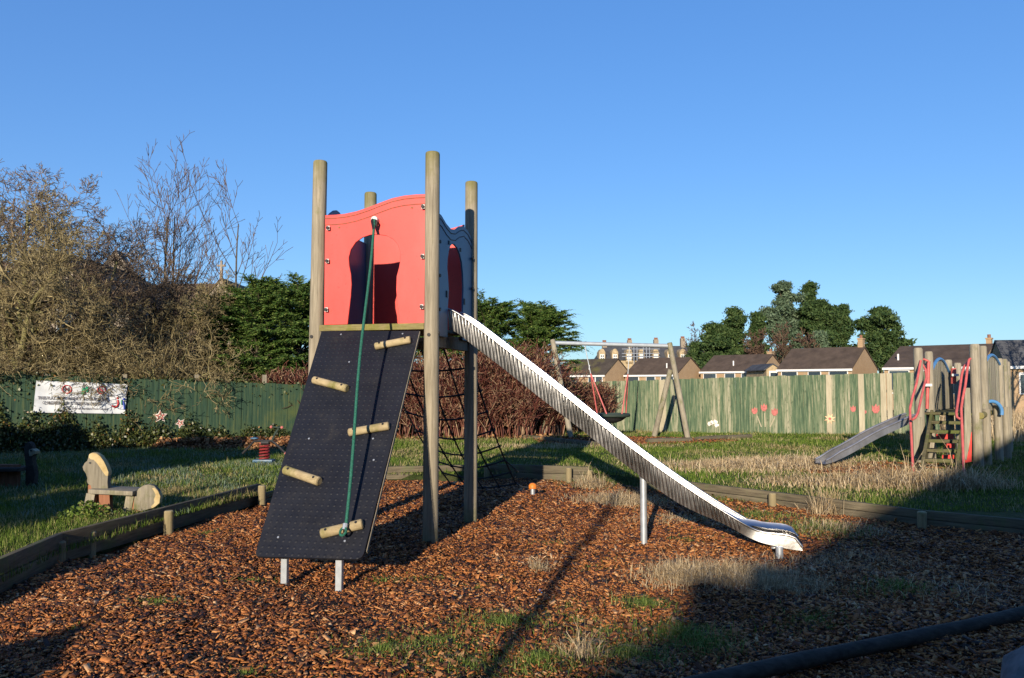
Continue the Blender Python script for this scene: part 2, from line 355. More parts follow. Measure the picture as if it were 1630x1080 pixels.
    def build(s, name, mat, parent=None, loc=None, smooth=True, bevel=0, ang=38):
        if parent is not None: L = Vector(parent['_w'])
        else: L = Vector(loc) if loc is not None else Vector((0, 0, 0))
        me = bpy.data.meshes.new(name)
        if hasattr(s, 'bv'):
            V = np.concatenate(([np.concatenate(s.v)] if s.v else []) + s.bv); faces = list(s.f); off = s.n
            loops = [i for q in faces for i in q]; tot = [len(q) for q in faces]
            arrs = [np.array(loops, dtype=np.int32)]; tots = [np.array(tot, dtype=np.int32)]
            for v_, f_ in zip(s.bv, s.bf):
                arrs.append((f_ + off).astype(np.int32).reshape(-1)); tots.append(np.full(len(f_), f_.shape[1], dtype=np.int32)); off += len(v_)
            LI = np.concatenate(arrs); T = np.concatenate(tots)
            V = (V - np.array(L)).astype(np.float32)
            me.vertices.add(len(V)); me.vertices.foreach_set('co', V.reshape(-1))
            me.loops.add(len(LI)); me.loops.foreach_set('vertex_index', LI)
            me.polygons.add(len(T)); st = np.zeros(len(T), dtype=np.int32); st[1:] = np.cumsum(T)[:-1]
            me.polygons.foreach_set('loop_start', st); me.update(calc_edges=True)
        else:
            V = np.concatenate(s.v) - np.array(L)
            me.from_pydata([tuple(v) for v in V], [], s.f)
            bm = bmesh.new(); bm.from_mesh(me); bmesh.ops.recalc_face_normals(bm, faces=bm.faces)
            if bevel:
                es = [e for e in bm.edges if len(e.link_faces) == 2 and e.calc_face_angle(0) > R(40)]
                bmesh.ops.bevel(bm, geom=es, offset=bevel, segments=1 if bevel < .006 else 2, profile=.6, affect='EDGES', clamp_overlap=True)
            bm.to_mesh(me); bm.free()
            if smooth:
                me.polygons.foreach_set('use_smooth', [True] * len(me.polygons)); me.set_sharp_from_angle(angle=R(ang))
        me.materials.append(mat)
        o = bpy.data.objects.new(name, me); C.objects.link(o)
        if parent is not None: o.parent = parent
        else: o.location = L
        o['_w'] = tuple(L); return o
def build_each(mb, name, mat, parent, **kw):
    off = 0; fi = 0; out = []
    for v_ in mb.v:
        n_ = len(v_); q = MB(); fs_ = [f for f in mb.f if off <= f[0] < off + n_]; q.v = [v_]; q.n = n_; q.f = [tuple(i - off for i in f) for f in fs_]; off += n_
        out.append(q.build(name, mat, parent, **kw))
    return out
def tag(o, label=None, cat=None, group=None, kind=None):
    if label: o['label'] = label
    if cat: o['category'] = cat
    if group: o['group'] = group
    if kind: o['kind'] = kind
    return o
def thing(name, loc, label, cat, group=None):
    o = bpy.data.objects.new(name, None); C.objects.link(o); o.location = loc; o['_w'] = tuple(loc); o.empty_display_size = .2
    return tag(o, label, cat, group)
def copy_thing(src, loc, rz=0, label=None, sc=None):
    r = src.copy(); C.objects.link(r); r.location = loc; r.rotation_euler = (0, 0, rz)
    if sc: r.scale = sc
    if label: r['label'] = label
    for ch in list(src.children):
        c = ch.copy(); C.objects.link(c); c.parent = r
        for g in list(ch.children):
            d = g.copy(); C.objects.link(d); d.parent = c
    return r
def V3(*a): return Vector(a)

# ------------------------------------------------------------------ ground
LZ = .13
BED = [(-4.2, -3), (-3.9, 3), (-3.84, 5.86), (-3.98, 6.9), (-3.34, 10.3), (-2.62, 13.15), (1.25, 13.1), *[tuple(gnd(px_, py_, .2))[:2] for px_, py_ in ((1030, 759), (1235, 783), (1470, 812), (1700, 833), (2100, 880))], (9.5, -3)]
def inside(x, y, poly=BED):
    x = np.asarray(x); y = np.asarray(y); c = np.zeros(x.shape, bool); n = len(poly)
    for i in range(n):
        x1, y1 = poly[i]; x2, y2 = poly[(i + 1) % n]
        if y1 == y2: continue
        c ^= ((y1 > y) != (y2 > y)) & (x < (x2 - x1) * (y - y1) / (y2 - y1) + x1)
    return c
def bdist(x, y, poly=BED):
    x = np.asarray(x, float); y = np.asarray(y, float); d = np.full(x.shape, 1e9)
    for (x1, y1), (x2, y2) in zip(poly, poly[1:] + poly[:1]):
        L2 = (x2 - x1) ** 2 + (y2 - y1) ** 2; t = np.clip(((x - x1) * (x2 - x1) + (y - y1) * (y2 - y1)) / L2, 0, 1)
        d = np.minimum(d, np.hypot(x - x1 - t * (x2 - x1), y - y1 - t * (y2 - y1)))
    return d
def lawnz(x, y):
    x = np.asarray(x, dtype=float); y = np.asarray(y, dtype=float)
    z = LZ + .02 * np.sin(x * .9 + y * .5) + .015 * np.sin(y * 1.3 - x * .7)
    far = np.clip((y - 27) / 12, 0, 1); return z * (1 - far) - .35 * far
def bedz(x, y):
    return .016 * np.sin(x * 2.3 + 1) + .016 * np.sin(y * 1.9 + x) + .012 * np.sin(x * 5 + y * 4) + .006 * np.sin(x * 13 + 3 * np.sin(y * 3)) * np.sin(y * 11)
gx = np.concatenate([np.linspace(-900, -40, 12), np.linspace(-30, -15, 8), np.arange(-14, 16, .12), np.linspace(16, 30, 8), np.linspace(40, 900, 12)])
gy = np.concatenate([np.linspace(-300, -20, 8), np.linspace(-15, 1, 8), np.arange(1.2, 28, .12), np.linspace(28, 45, 8), np.linspace(60, 1600, 14)])
X, Y = np.meshgrid(gx, gy); Zg = lawnz(X, Y); ins = inside(X, Y) | (bdist(X, Y) < .15); Zg[ins] = -.12
nx = len(gx); idx = np.arange(X.size).reshape(X.shape)
g = MB(); g.bulk(np.stack([X, Y, Zg], -1).reshape(-1, 3), np.stack([idx[:-1, :-1], idx[:-1, 1:], idx[1:, 1:], idx[1:, :-1]], -1).reshape(-1, 4))
tag(g.build('ground', M['lawn']), kind='structure')
bx_ = np.arange(-4.6, 9.7, .1); by_ = np.arange(-3, 13.4, .1); X, Y = np.meshgrid(bx_, by_); Zb = bedz(X, Y)
idx = np.arange(X.size).reshape(X.shape); q = np.stack([idx[:-1, :-1], idx[:-1, 1:], idx[1:, 1:], idx[1:, :-1]], -1).reshape(-1, 4)
cx_ = (X[:-1, :-1] + .05).reshape(-1); cy_ = (Y[:-1, :-1] + .05).reshape(-1)
g = MB(); g.bulk(np.stack([X, Y, Zb], -1).reshape(-1, 3), q[inside(cx_, cy_) | (bdist(cx_, cy_) < .24)])
tag(g.build('woodchip_bed', M['bed']), kind='structure')

def fbm(x, y, s, k=0):
    return (np.sin(x * s + 1.3 + k) * np.sin(y * s * 1.1 + 2 + k) + .6 * np.sin(x * s * 2.3 + y * s * 1.7 + k) + .4 * np.sin(y * s * 4.1 - x * s * 3.3 + k)) / 2
def rot_basis(n, tilt):
    yaw = rng.uniform(0, 2 * np.pi, n); a = rng.normal(0, tilt, n); b = rng.normal(0, tilt, n)
    ux = np.stack([np.cos(yaw) * np.cos(a), np.sin(yaw) * np.cos(a), np.sin(a)], -1)
    v0 = np.stack([-np.sin(yaw), np.cos(yaw), np.zeros(n)], -1)
    up = np.cross(ux, v0); uy = v0 * np.cos(b)[:, None] + up * np.sin(b)[:, None]
    return ux, uy, np.cross(ux, uy)
def chips(P, Ls, Ws, T, tilt=.35):
    n = len(P); ux, uy, uz = rot_basis(n, tilt); V = np.zeros((n, 8, 3)); k = 0
    tap = rng.uniform(.35, 1, n)[:, None]
    for kz in (-1, 1):
        for j in (-1, 1):
            for i in (-1, 1):
                wv = Ws[:, None] * (tap if i > 0 else 1)
                V[:, k] = P + ux * (i * Ls[:, None] / 2) + uy * (j * wv / 2) + uz * (kz * T[:, None] / 2); k += 1
    q = np.array([(4, 5, 7, 6), (0, 1, 5, 4), (2, 6, 7, 3), (0, 4, 6, 2), (1, 3, 7, 5)])
    return V.reshape(-1, 3), (q[None] + (np.arange(n) * 8)[:, None, None]).reshape(-1, 4)
def scatter(n, x0, x1, y0, y1, dens=None):
    x = rng.uniform(x0, x1, n); y = rng.uniform(y0, y1, n); return x, y
def vis(x, y, m=.7): return (np.abs(x) < (y * .656 + m)) & (y > 3.4)
g = MB()
for (n, y0, y1, big) in ((210000, 3.5, 6.3, 1), (160000, 6.3, 9.5, 1.15), (80000, 9.5, 13.2, 1.4)):
    x = rng.uniform(-4.1, 8.5, n); y = rng.uniform(y0, y1, n); k = inside(x, y) & vis(x, y); x = x[k]; y = y[k]; n = len(x)
    L_ = rng.lognormal(-3.78, .6, n) * big * (1 - .25 * (fbm(x, y, 1.3, 5) > .1)); W_ = L_ * rng.uniform(.25, .75, n)
    z = bedz(x, y) + rng.uniform(0, .028, n)
    V_, F_ = chips(np.stack([x, y, z], -1), np.clip(L_, .007, .13), np.clip(W_, .004, .032), rng.uniform(.002, .007, n)); g.bulk(V_, F_)
# chips under the swing and at the foot of the far slide
for (cx0, cy0, rx, ry, n) in ((3.2, 20.3, 2.6, 1.1, 9000), (6.2, 13.6, 1.5, .8, 9000)):
    a = rng.uniform(0, 6.28, n); r = np.sqrt(rng.uniform(0, 1, n)); x = cx0 + rx * r * np.cos(a); y = cy0 + ry * r * np.sin(a)
    V_, F_ = chips(np.stack([x, y, lawnz(x, y) + rng.uniform(0, .03, n)], -1), rng.uniform(.03, .09, n), rng.uniform(.015, .04, n), rng.uniform(.003, .01, n)); g.bulk(V_, F_)
tag(g.build('woodchips', M['chip']), 'orange brown wood chips strewn over the play area floor', 'wood chips', kind='stuff')

def blades(mb, x, y, z, h, wd, lean=.5, curve=True):
    n = len(x); yaw = rng.uniform(0, 2 * np.pi, n); ln = np.abs(rng.normal(0, lean, n)); ly = rng.uniform(0, 2 * np.pi, n)
    s = np.stack([np.cos(yaw), np.sin(yaw), np.zeros(n)], -1) * (wd / 2)[:, None]
    b = np.stack([x, y, z], -1); ld = np.stack([np.cos(ly), np.sin(ly), np.zeros(n)], -1)
    mid = b + ld * (h * ln * .3)[:, None] + np.array([0, 0, 1]) * (h * .6)[:, None]
    tip = b + ld * (h * ln)[:, None] + np.array([0, 0, 1]) * (h * (1 - .25 * np.minimum(ln, 2)))[:, None]
    V = np.stack([b - s, b + s, mid + s * .8, mid - s * .8, tip], 1).reshape(-1, 3); o = (np.arange(n) * 5)[:, None]
    mb.bulk(V, o + np.array([0, 1, 2, 3])); mb.bv.append(np.zeros((0, 3))); mb.bf.append(np.zeros((0, 3), int))
    mb.tri = getattr(mb, 'tri', [])
    # tip triangle references same block
    mb.bf[-1] = (o + np.array([3, 2, 4])) - len(V)
g = MB()
for (n, x0, x1, y0, y1, hm, wm) in ((70000, -7, -3.2, 4.5, 11, .05, .005), (100000, -13, -2.4, 9.5, 19.5, .045, .009), (130000, -3.5, 15, 9, 18, .045, .010), (100000, -5, 17, 17, 26.5, .055, .014)):
    x = rng.uniform(x0, x1, n); y = rng.uniform(y0, y1, n); k = (~inside(x, y)) & vis(x, y, 1.2); x = x[k]; y = y[k]
    sw = ((x - 3.2) / 2.7) ** 2 + ((y - 20.3) / 1.2) ** 2 < .8; x = x[~sw]; y = y[~sw]; n = len(x)
    h = rng.lognormal(0, .4, n) * hm * (1 + .5 * fbm(x, y, 1.7)); blades(g, x, y, lawnz(x, y) - .01, h, rng.uniform(.7, 1.4, n) * wm, .5)
tag(g.build('grass', M['grass']), 'rough green and straw coloured lawn grass around the play equipment', 'grass', kind='stuff')
g = MB()
n = 45000; x = rng.uniform(-11, -3.5, n); y = rng.uniform(8.5, 17.5, n); k = (~inside(x, y)) & vis(x, y, 1) & (fbm(x, y, 2.1, 1) > -.2); x = x[k]; y = y[k]; n = len(x)
blades(g, x, y, lawnz(x, y) - .01, rng.uniform(.04, .11, n), rng.uniform(.006, .012, n), .6)
tag(g.build('frosty_grass', M['frost']), 'frosty bluish grass in the shade behind the carved seats', 'grass', kind='stuff')
# dry grass
def dry(mb, cx0, cy0, rx, ry, n, h, zf=None, wd=.005):
    x = cx0 + rng.normal(0, rx * .55, n); y = cy0 + rng.normal(0, ry * .55, n); rn_ = np.hypot((x - cx0) / rx, (y - cy0) / ry)
    k = fbm(x, y, 6.1, 3) > -.35 - .2 * rn_; x = x[k]; y = y[k]; n = len(x)
    z = np.where(inside(x, y), bedz(x, y), lawnz(x, y))
    blades(mb, x, y, z, rng.lognormal(-.15, .4, n) * h * np.exp(-.35 * np.hypot((x - cx0) / rx, (y - cy0) / ry)), rng.uniform(.6, 1.3, n) * wd, 1.3)
g = MB()
def G2(px, py, z=0.): p = gnd(px, py, z); return p.x, p.y
for (px, py, rx, ry, n, h, wd) in ((1150, 925, .55, .3, 5200, .14, .004), (1100, 925, .3, .28, 1900, .14, .004), (1235, 940, .4, .2, 2000, .11, .004), (1340, 900, .7, .4, 1000, .09, .004), (985, 800, .5, .45, 2600, .15, .005), (1330, 850, .5, .3, 900, .12, .005), (1310, 820, .18, .18, 420, .26, .006),
        (855, 915, .09, .09, 260, .12, .003), (925, 1060, .12, .09, 260, .16, .003), (940, 775, .25, .2, 700, .22, .006), (1060, 830, .5, .3, 900, .08, .005), (1500, 950, 1.0, .6, 700, .09, .005)):
    dry(g, *G2(px, py), rx, ry, n, h, wd=wd)
for (px, py, rx, ry, n, h) in ((1180, 745, 1.3, .9, 6500, .16), (1270, 740, 1.3, 1.0, 5200, .15), (1340, 770, 1.2, .5, 2600, .14), (1440, 770, 1.1, .5, 3500, .26), (1510, 775, .7, .3, 1800, .28), (1600, 690, 2.5, 1.2, 6000, .3), (850, 690, 1.2, .6, 1800, .2), (890, 712, 2, .6, 2200, .12)):
    dry(g, *G2(px, py, LZ), rx, ry, n, h, wd=.010)
x = rng.uniform(12.5, 22, 9000); y = rng.uniform(19, 30, 9000); blades(g, x, y, lawnz(x, y), rng.uniform(.3, .8, 9000), rng.uniform(.01, .03, 9000), .4)
tag(g.build('dry_grass', M['straw']), 'tufts of pale dry straw grass beside the slide and along the lawn', 'dry grass', kind='stuff')
g = MB()
for (px, py, rr, n, h) in ((250, 970, .11, 220, .07), (400, 930, .1, 160, .06), (610, 925, .13, 160, .06), (680, 920, .14, 180, .05), (760, 935, .17, 220, .04), (1025, 967, .12, 420, .10), (800, 1000, .2, 650, .09), (690, 1025, .25, 700, .07), (610, 1045, .16, 500, .08), (900, 970, .2, 240, .05), (920, 990, .18, 260, .06), (960, 1010, .15, 320, .07),
        (860, 1065, .3, 900, .08), (740, 1070, .3, 700, .07), (1000, 1050, .2, 600, .09), (1085, 1015, .2, 500, .12), (885, 873, .16, 240, .05), (1093, 857, .14, 260, .06), (1120, 1030, .15, 300, .1), (1430, 950, .2, 360, .1), (1290, 990, .2, 300, .08), (800, 800, .3, 300, .04), (980, 900, .2, 200, .04), (120, 1010, .1, 60, .05), (940, 910, .12, 120, .05), (1300, 850, .4, 900, .12), (1200, 830, .5, 900, .10), (1130, 800, .4, 700, .10), (970, 770, .5, 900, .12), (395, 1075, .08, 150, .06), (330, 850, .1, 120, .06)):
    n = int(n * 1.5); h *= .8; p = gnd(px, py); r = np.abs(rng.normal(0, rr * .8, n)); a = rng.uniform(0, 6.28, n); x = p.x + r * np.cos(a) * 1.4; y = p.y + r * np.sin(a)
    blades(g, x, y, bedz(x, y), rng.uniform(.4, 1.3, n) * h, rng.uniform(.003, .006, n), 1.2)
tag(g.build('weed_tufts', M['weed']), 'small green grass and weed tufts sprouting through the wood chips', 'weeds', kind='stuff')
def leaves(mb, P, size, tilt=.6, asp=.7, up=None):
    n = len(P); ux, uy, uz = rot_basis(n, tilt)
    s = size[:, None] / 2; V = np.stack([P - ux * s, P - uy * s * asp, P + ux * s, P + uy * s * asp], 1) + 0
    V[:, 1] += uz * s * .25; V[:, 3] += uz * s * .25
    mb.bulk(V.reshape(-1, 3), (np.arange(n) * 4)[:, None] + np.array([0, 1, 2, 3]))
g = MB(); n = 260; x = []; y = []
for (px, py, c) in ((885, 1030, 50), (700, 1060, 60), (930, 1000, 60), (1000, 990, 40), (560, 1050, 30), (840, 960, 30), (1060, 930, 25)):
    p = gnd(px, py); x += list(rng.normal(p.x, .25, c)); y += list(rng.normal(p.y, .2, c))
x = np.array(x); y = np.array(y); leaves(g, np.stack([x, y, bedz(x, y) + .03], -1), rng.uniform(.03, .07, len(x)), .5)
n = 5200; x = rng.uniform(-8.0, -3.8, n); y = 17.6 + (x + 8) * .22 + rng.normal(0, .38, n); z = LZ + .02 + .22 * np.exp(-((y - 17.9 - (x + 8) * .22) / .5) ** 2) * rng.uniform(.2, 1, n)
leaves(g, np.stack([x, y, z], -1), rng.uniform(.05, .12, n), .7)
n = 700; x = rng.uniform(-3.6, 2.8, n); y = rng.uniform(20.3, 22, n); leaves(g, np.stack([x, y, LZ + rng.uniform(.02, .1, n)], -1), rng.uniform(.05, .11, n), .7)
tag(g.build('leaf_litter', M['litter']), 'drift of fallen brown leaves at the foot of the left fence', 'fallen leaves', kind='stuff')

# ------------------------------------------------------------------ timber edging round the bed
def edging(name, pts, h, label, pegs, courses=2, inner=1, group='timber edging boards round the chip bed'):
    p0 = pts[0]; t = thing('timber_edging', (p0[0], p0[1], 0), label, 'edging', group)
    for a, b in zip(pts[:-1], pts[1:]):
        a = Vector((*a, 0)); b = Vector((*b, 0)); d = (b - a).normalized(); 
        for c in range(courses):
            hh = h / courses; off = Vector((-d.y, d.x, 0)) * (.006 * (c % 2))
            m = MB(); m.beam(a + off + V3(0, 0, hh * (c + .5)), b - d * .006 + off + V3(0, 0, hh * (c + .5)), .055, hh - .006)
            m.build('board', M['edging'], t, bevel=.006)
    for (x, y, hh) in pegs:
        m = MB(); m.tube([(x, y, -.1), (x, y, hh - .012), (x, y, hh)], [.05, .05, .04], 12); m.build('peg', M['peg'], t)
    return t
def bp(px, py, z): p = gnd(px, py, z); return (p.x, p.y)
L0 = (-3.86, 3.2); L1 = bp(-5, 892, .26); L2 = bp(97, 848, .27); L3 = bp(412, 771, .26)
def off_in(px, py, h, dx=.075, dy=0): p = gnd(px, py, h); return (p.x + dx, p.y + dy, h)
edging('l', [L0, L1, L2, L3], .27, 'long dark frosted timber edging left of the black climbing ramp', [off_in(82, 862, .2), off_in(132, 846, .21), off_in(258, 813, .25), off_in(408, 773, .27)])
edging('b1', [(-3.32, 10.4), (-2.72, 12.9)], .16, 'low timber edging half hidden behind the climbing ramp', [])
edging('b2', [bp(560, 744, .22), bp(740, 740, .22)], .22, 'pale timber edging between the ramp and the front right pole', [])
edging('b3', [bp(772, 738, .26), bp(938, 744, .25)], .26, 'timber edging behind the orange capped stub, beyond the tower', [off_in(775, 740, .25, 0, -.06), off_in(905, 744, .25, 0, -.07), off_in(936, 748, .2, 0.02, -.07)])
edging('r', [bp(1030, 759, .2), bp(1235, 783, .2), bp(1470, 812, .2), bp(1700, 833, .2), bp(2100, 880, .2)], .2, 'long timber edging right of the slide, running into the shade', [off_in(1233, 784, .2, -.05, -.06), off_in(1470, 813, .2, -.05, -.06)])
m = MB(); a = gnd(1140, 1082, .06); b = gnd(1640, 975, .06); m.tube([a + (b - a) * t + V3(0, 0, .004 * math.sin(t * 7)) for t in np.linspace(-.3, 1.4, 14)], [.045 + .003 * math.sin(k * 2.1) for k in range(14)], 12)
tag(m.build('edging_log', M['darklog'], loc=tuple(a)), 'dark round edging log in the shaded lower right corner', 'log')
def rock(c, r, seed, sq):
    bm = bmesh.new(); bmesh.ops.create_icosphere(bm, subdivisions=4, radius=1)
    rr = random.Random(seed); dirs = [Vector((rr.uniform(-1, 1), rr.uniform(-1, 1), rr.uniform(-1, 1))).normalized() for _ in range(14)]
    for v in bm.verts:
        k = 1.
        for d in dirs:
            q = v.co.dot(d)
            if q > .72: v.co -= d * (q - .72) * .9
        v.co *= 1 + .03 * math.sin(v.co.x * 9 + seed) * math.sin(v.co.y * 7)
        v.co = Vector((v.co.x * sq[0], v.co.y * sq[1], v.co.z * sq[2])) * r
    me = bpy.data.meshes.new('rock'); bm.to_mesh(me); bm.free(); me.polygons.foreach_set('use_smooth', [True] * len(me.polygons)); me.set_sharp_from_angle(angle=R(25)); me.materials.append(M['rock'])
    o = bpy.data.objects.new('rock', me); C.objects.link(o); o.location = c; return o
tag(rock((2.43, 3.64, .19), .30, 3, (.8, .8, .95)), 'blocky grey boulder at the bottom right corner in shade', 'rock')
m = MB(); p = gnd(862, 944, .02); m.box(p, (.022, .045, .02), (V3(.9, .4, 0).normalized(), V3(-.4, .9, 0).normalized(), V3(0, 0, 1))); m.tube([p + V3(-.01, .02, .01), p + V3(-.015, .045, .014)], .006, 6)
tag(m.build('plastic_scrap', M['bluestuff'], loc=tuple(p), bevel=.004), 'tiny bright blue plastic scrap lying on the wood chips', 'litter')

# ------------------------------------------------------------------ play tower
u = Vector((.968, -.249, 0)).normalized(); v = Vector((-u.y, u.x, 0)); Zv = V3(0, 0, 1); S = 1.3
B = gnd(685, 868); B.z = 0; A = B - u * 1.3; Cc = B + v * 1.33; D = A + v * 1.33
HP = atY(692, 243, B.y).z; DK = atY(600, 517, (A.y + B.y) / 2).z
tw = thing('play_tower', tuple((A + B + Cc + D) / 4), 'tall timber play tower with red and blue panels, black ramp and long steel slide', 'play tower')
for k, P in enumerate((A, B, Cc, D)):
    m = MB(); top = HP + (.0, 0, .03, -.02)[k]
    lean = {0: u * .03}.get(k, Vector((0, 0, 0)))
    m.tube([P + V3(0, 0, -.3), P + V3(0, 0, .02), P + lean * .5 + V3(0, 0, top / 2), P + lean + V3(0, 0, top - .02), P + lean + V3(0, 0, top - .006), P + lean + V3(0, 0, top)], [.08, .078, .077, .074, .07, .062], 20)
    po = m.build('post', M['pole'], tw)
    m = MB()
    for dz, dd in ((DK - .12, v * -.079), (DK - .1, u * .079)):
        q = P + V3(0, 0, dz) + dd; m.tube([q - dd * .1, q + dd * .08], .018, 10)
    build_each(m, 'bolt', M['black'], po)
# deck and beams
m = MB(); m.box((A + B) / 2 + V3(0, 0, DK - .03) - v * .0, (1.17, .10, .065), (u, v, Zv)); m.build('front_beam', M['mossbeam'], tw, bevel=.008)
m = MB()
for s_ in (1, -1):
    c = (A + B + Cc + D) / 4 + u * s_ * .6; m.box(c + V3(0, 0, DK - .16), (.07, 1.18, .14), (u, v, Zv))
m.box((D + Cc) / 2 + V3(0, 0, DK - .13), (1.15, .07, .14), (u, v, Zv)); build_each(m, 'deck_beam', M['pole2'], tw, bevel=.006)
m = MB(); cc = (A + B + Cc + D) / 4
for i in range(9): m.box(cc + v * (-.52 + i * .13) + V3(0, 0, DK - .03), (1.14, .124, .035), (u, v, Zv))
m.build('deck', M['pole2'], tw, bevel=.004)
# panels
PF = (A + B) / 2 - v * .02                          # plane of the front panel
def uv_front(px, py): p = onpl(px, py, PF, v); d = p - A; return (d.dot(u), p.z)
k3 = lambda x, y: (470 + x / 3.176, 220 + y / 3.176)
top = [(150, 390), (200, 388), (250, 383), (310, 370), (370, 350), (430, 326), (490, 304), (550, 291), (610, 285), (665, 283)]
hole = [(525, 942), (526, 900), (516, 840), (510, 770), (512, 700), (524, 655), (531, 615), (530, 575), (518, 540), (495, 512), (460, 494), (420, 488), (380, 489), (340, 502), (305, 527), (280, 565), (270, 605), (272, 645), (281, 690), (284, 740), (280, 800), (272, 870), (264, 942)]
outl = [uv_front(*k3(*p)) for p in top] + [uv_front(*k3(660, 942))] + [uv_front(*k3(*p)) for p in hole] + [uv_front(*k3(145, 945))]
lo = DK + .002; outl = [(a, max(b, lo)) for a, b in outl]
def smoothpts(pts): return pts
m = MB(); m.prism(outl, Vector((A.x, A.y, 0)) - v * .02, u, Zv, .02); fp = m.build('front_panel', M['red'], tw, bevel=.003); fp['label'] = 'red front panel with wavy top and keyhole opening'
def strip(mb, pts, wd, o, ux, uy, off):               # thin flat band following pts on a panel
    n = len(pts); P = []
    for i, (x, y) in enumerate(pts):
        P.append(o + ux * x + uy * y + off)
    mb.tube(P, wd, 4, ph=math.pi / 4)
m = MB(); nrm = -v
for dy in (18, 50):
    strip(m, [uv_front(*k3(x + (0), y + dy)) for x, y in top], .0045, Vector((A.x, A.y, 0)), u, Zv, -v * .0215)
build_each(m, 'groove', M['groove'], fp)
def bracket(px, py, parent, left=True):
    p = onpl(px, py, PF - v * .03, v)
    m = MB(); m.box(p, (.035, .008, .045), (u, v, Zv)); m.build('bracket', M['white'], parent, bevel=.002)
    m = MB(); m.tube([p - v * .002, p - v * .022], .017, 10); m.build('bolt', M['black'], parent)
for x, y in ((162, 455), (158, 622), (153, 868)): bracket(*k3(x + 4, y), fp)
for x, y in ((650, 347), (647, 598), (643, 853)): bracket(*k3(x - 4, y), fp)
m = MB()
for x, y in ((222, 452), (590, 352)): p = onpl(*k3(x, y), PF, v); m.tube([p + v * .003, p - v * .006], .011, 8)
build_each(m, 'screw', M['groove'], fp)
# back panel (red), left panel and right panel (blue)
def wave(w_, z0, hL, hR, amp, n=16, phase=0): return [(w_ * i / n, z0 + hL + (hR - hL) * i / n + amp * math.sin(math.pi * 2 * i / n + phase)) for i in range(n + 1)]
m = MB(); pl = wave(1.16, DK, 1.27, 1.27, .05)[::-1]
m.prism([(0, DK + .002), (1.16, DK + .002)] + pl, Vector((D.x, D.y, 0)) + u * .07 - v * .06, u, Zv, .02)
m.build('back_panel', M['red'], tw, bevel=.003)
PS = (B + Cc) / 2 + u * .03
def uv_side(px, py): p = onpl(px, py, PS, u); return ((p - B).dot(v), p.z)
k7 = lambda x, y: (690 + x / 5.69, 370 + y / 5.69)
h2 = [k7(*p) for p in ((265, 800), (268, 640), (272, 500), (268, 380), (258, 280), (240, 200), (215, 140), (190, 112), (172, 105), (155, 125), (140, 170), (130, 240), (126, 320), (134, 420), (140, 520), (137, 600), (132, 670), (130, 740))]
ztop = [(.07, 3.0), (.2, 2.985), (.35, 2.93), (.5, 2.90), (.65, 2.92), (.8, 2.985), (.95, 3.02), (1.1, 3.0), (1.26, 2.93)]
zt = [uv_side(*p)[1] for p in ((705, 342),)]; sh = zt[0] - 3.0
side = [(a, b + sh) for a, b in ztop]
hs = [uv_side(*p) for p in h2]
pts = side + [(1.26, DK - .12), (hs[0][0], DK - .12)] + hs + [(hs[-1][0], DK - .12), (.07, DK - .12)]
m = MB(); m.prism(pts, Vector((B.x, B.y, 0)) + u * .03, v, Zv, .02); sp = m.build('side_panel', M['blue'], tw, bevel=.003); sp['label'] = 'blue panel with tall oval opening above the slide'
m = MB()
for dz in (.05, .12): strip(m, [(a, b - dz) for a, b in side], .005, Vector((B.x, B.y, 0)), v, Zv, u * .031)
build_each(m, 'groove', M['black'], sp)
m = MB()
for x, y in ((140, 95), (243, 160), (119, 560), (278, 630)):
    q = onpl(*k7(x, y), PS, u); m.box(q + u * .004, (.008, .035, .07 if y > 500 else .04), (u, v, Zv))
for zz in (.15, .5, .85):
    q = Cc - v * .1 + V3(0, 0, DK + zz) + u * .04; m.tube([q, q + u * .02], .018, 8)
    q = B + v * .1 + V3(0, 0, DK + zz) + u * .04; m.tube([q, q + u * .02], .018, 8)
build_each(m, 'bolt', M['black'], sp)
ls = [(a, DK + 1.1 + .24 * math.exp(-((a - .5) / .28) ** 2)) for a in np.linspace(.07, 1.26, 18)]
m = MB(); m.prism(ls + [(1.26, DK), (.07, DK)], Vector((A.x, A.y, 0)) - u * .02, v, Zv, .02); m.build('side_panel', M['blue'], tw, bevel=.003)
# climbing ramp
TL = onpl(513, 530, PF - v * .06, v); TR = onpl(668, 527, PF - v * .06, v)
BL = atY(405, 886, 6.27); BR = atY(578, 893, 6.10)
rx = (TR - TL + BR - BL).normalized(); ry0 = ((TL + TR) - (BL + BR)).normalized(); rn = rx.cross(ry0).normalized(); ry = rn.cross(rx).normalized()
if rn.y > 0: rn = -rn
def rc(P): d = P - BL; return (d.dot(rx), d.dot(ry))
cr = [rc(P) for P in (BL, BR, TR, TL)]
def roundpoly(poly, rad):
    out = []; n = len(poly)
    for i in range(n):
        p = Vector(poly[i]); a = Vector(poly[i - 1]); b = Vector(poly[(i + 1) % n]); r = rad[i]
        if r == 0: out.append(tuple(p)); continue
        pa = p + (a - p).normalized() * r; pb = p + (b - p).normalized() * r
        for t in np.linspace(0, 1, 6): out.append(tuple(pa * (1 - t) ** 2 + p * 2 * t * (1 - t) + pb * t * t))
    return out
m = MB(); pr = roundpoly([(p[0], p[1]) for p in cr], [.05, .06, 0, 0]); m.prism(pr, BL, rx, ry, .022)
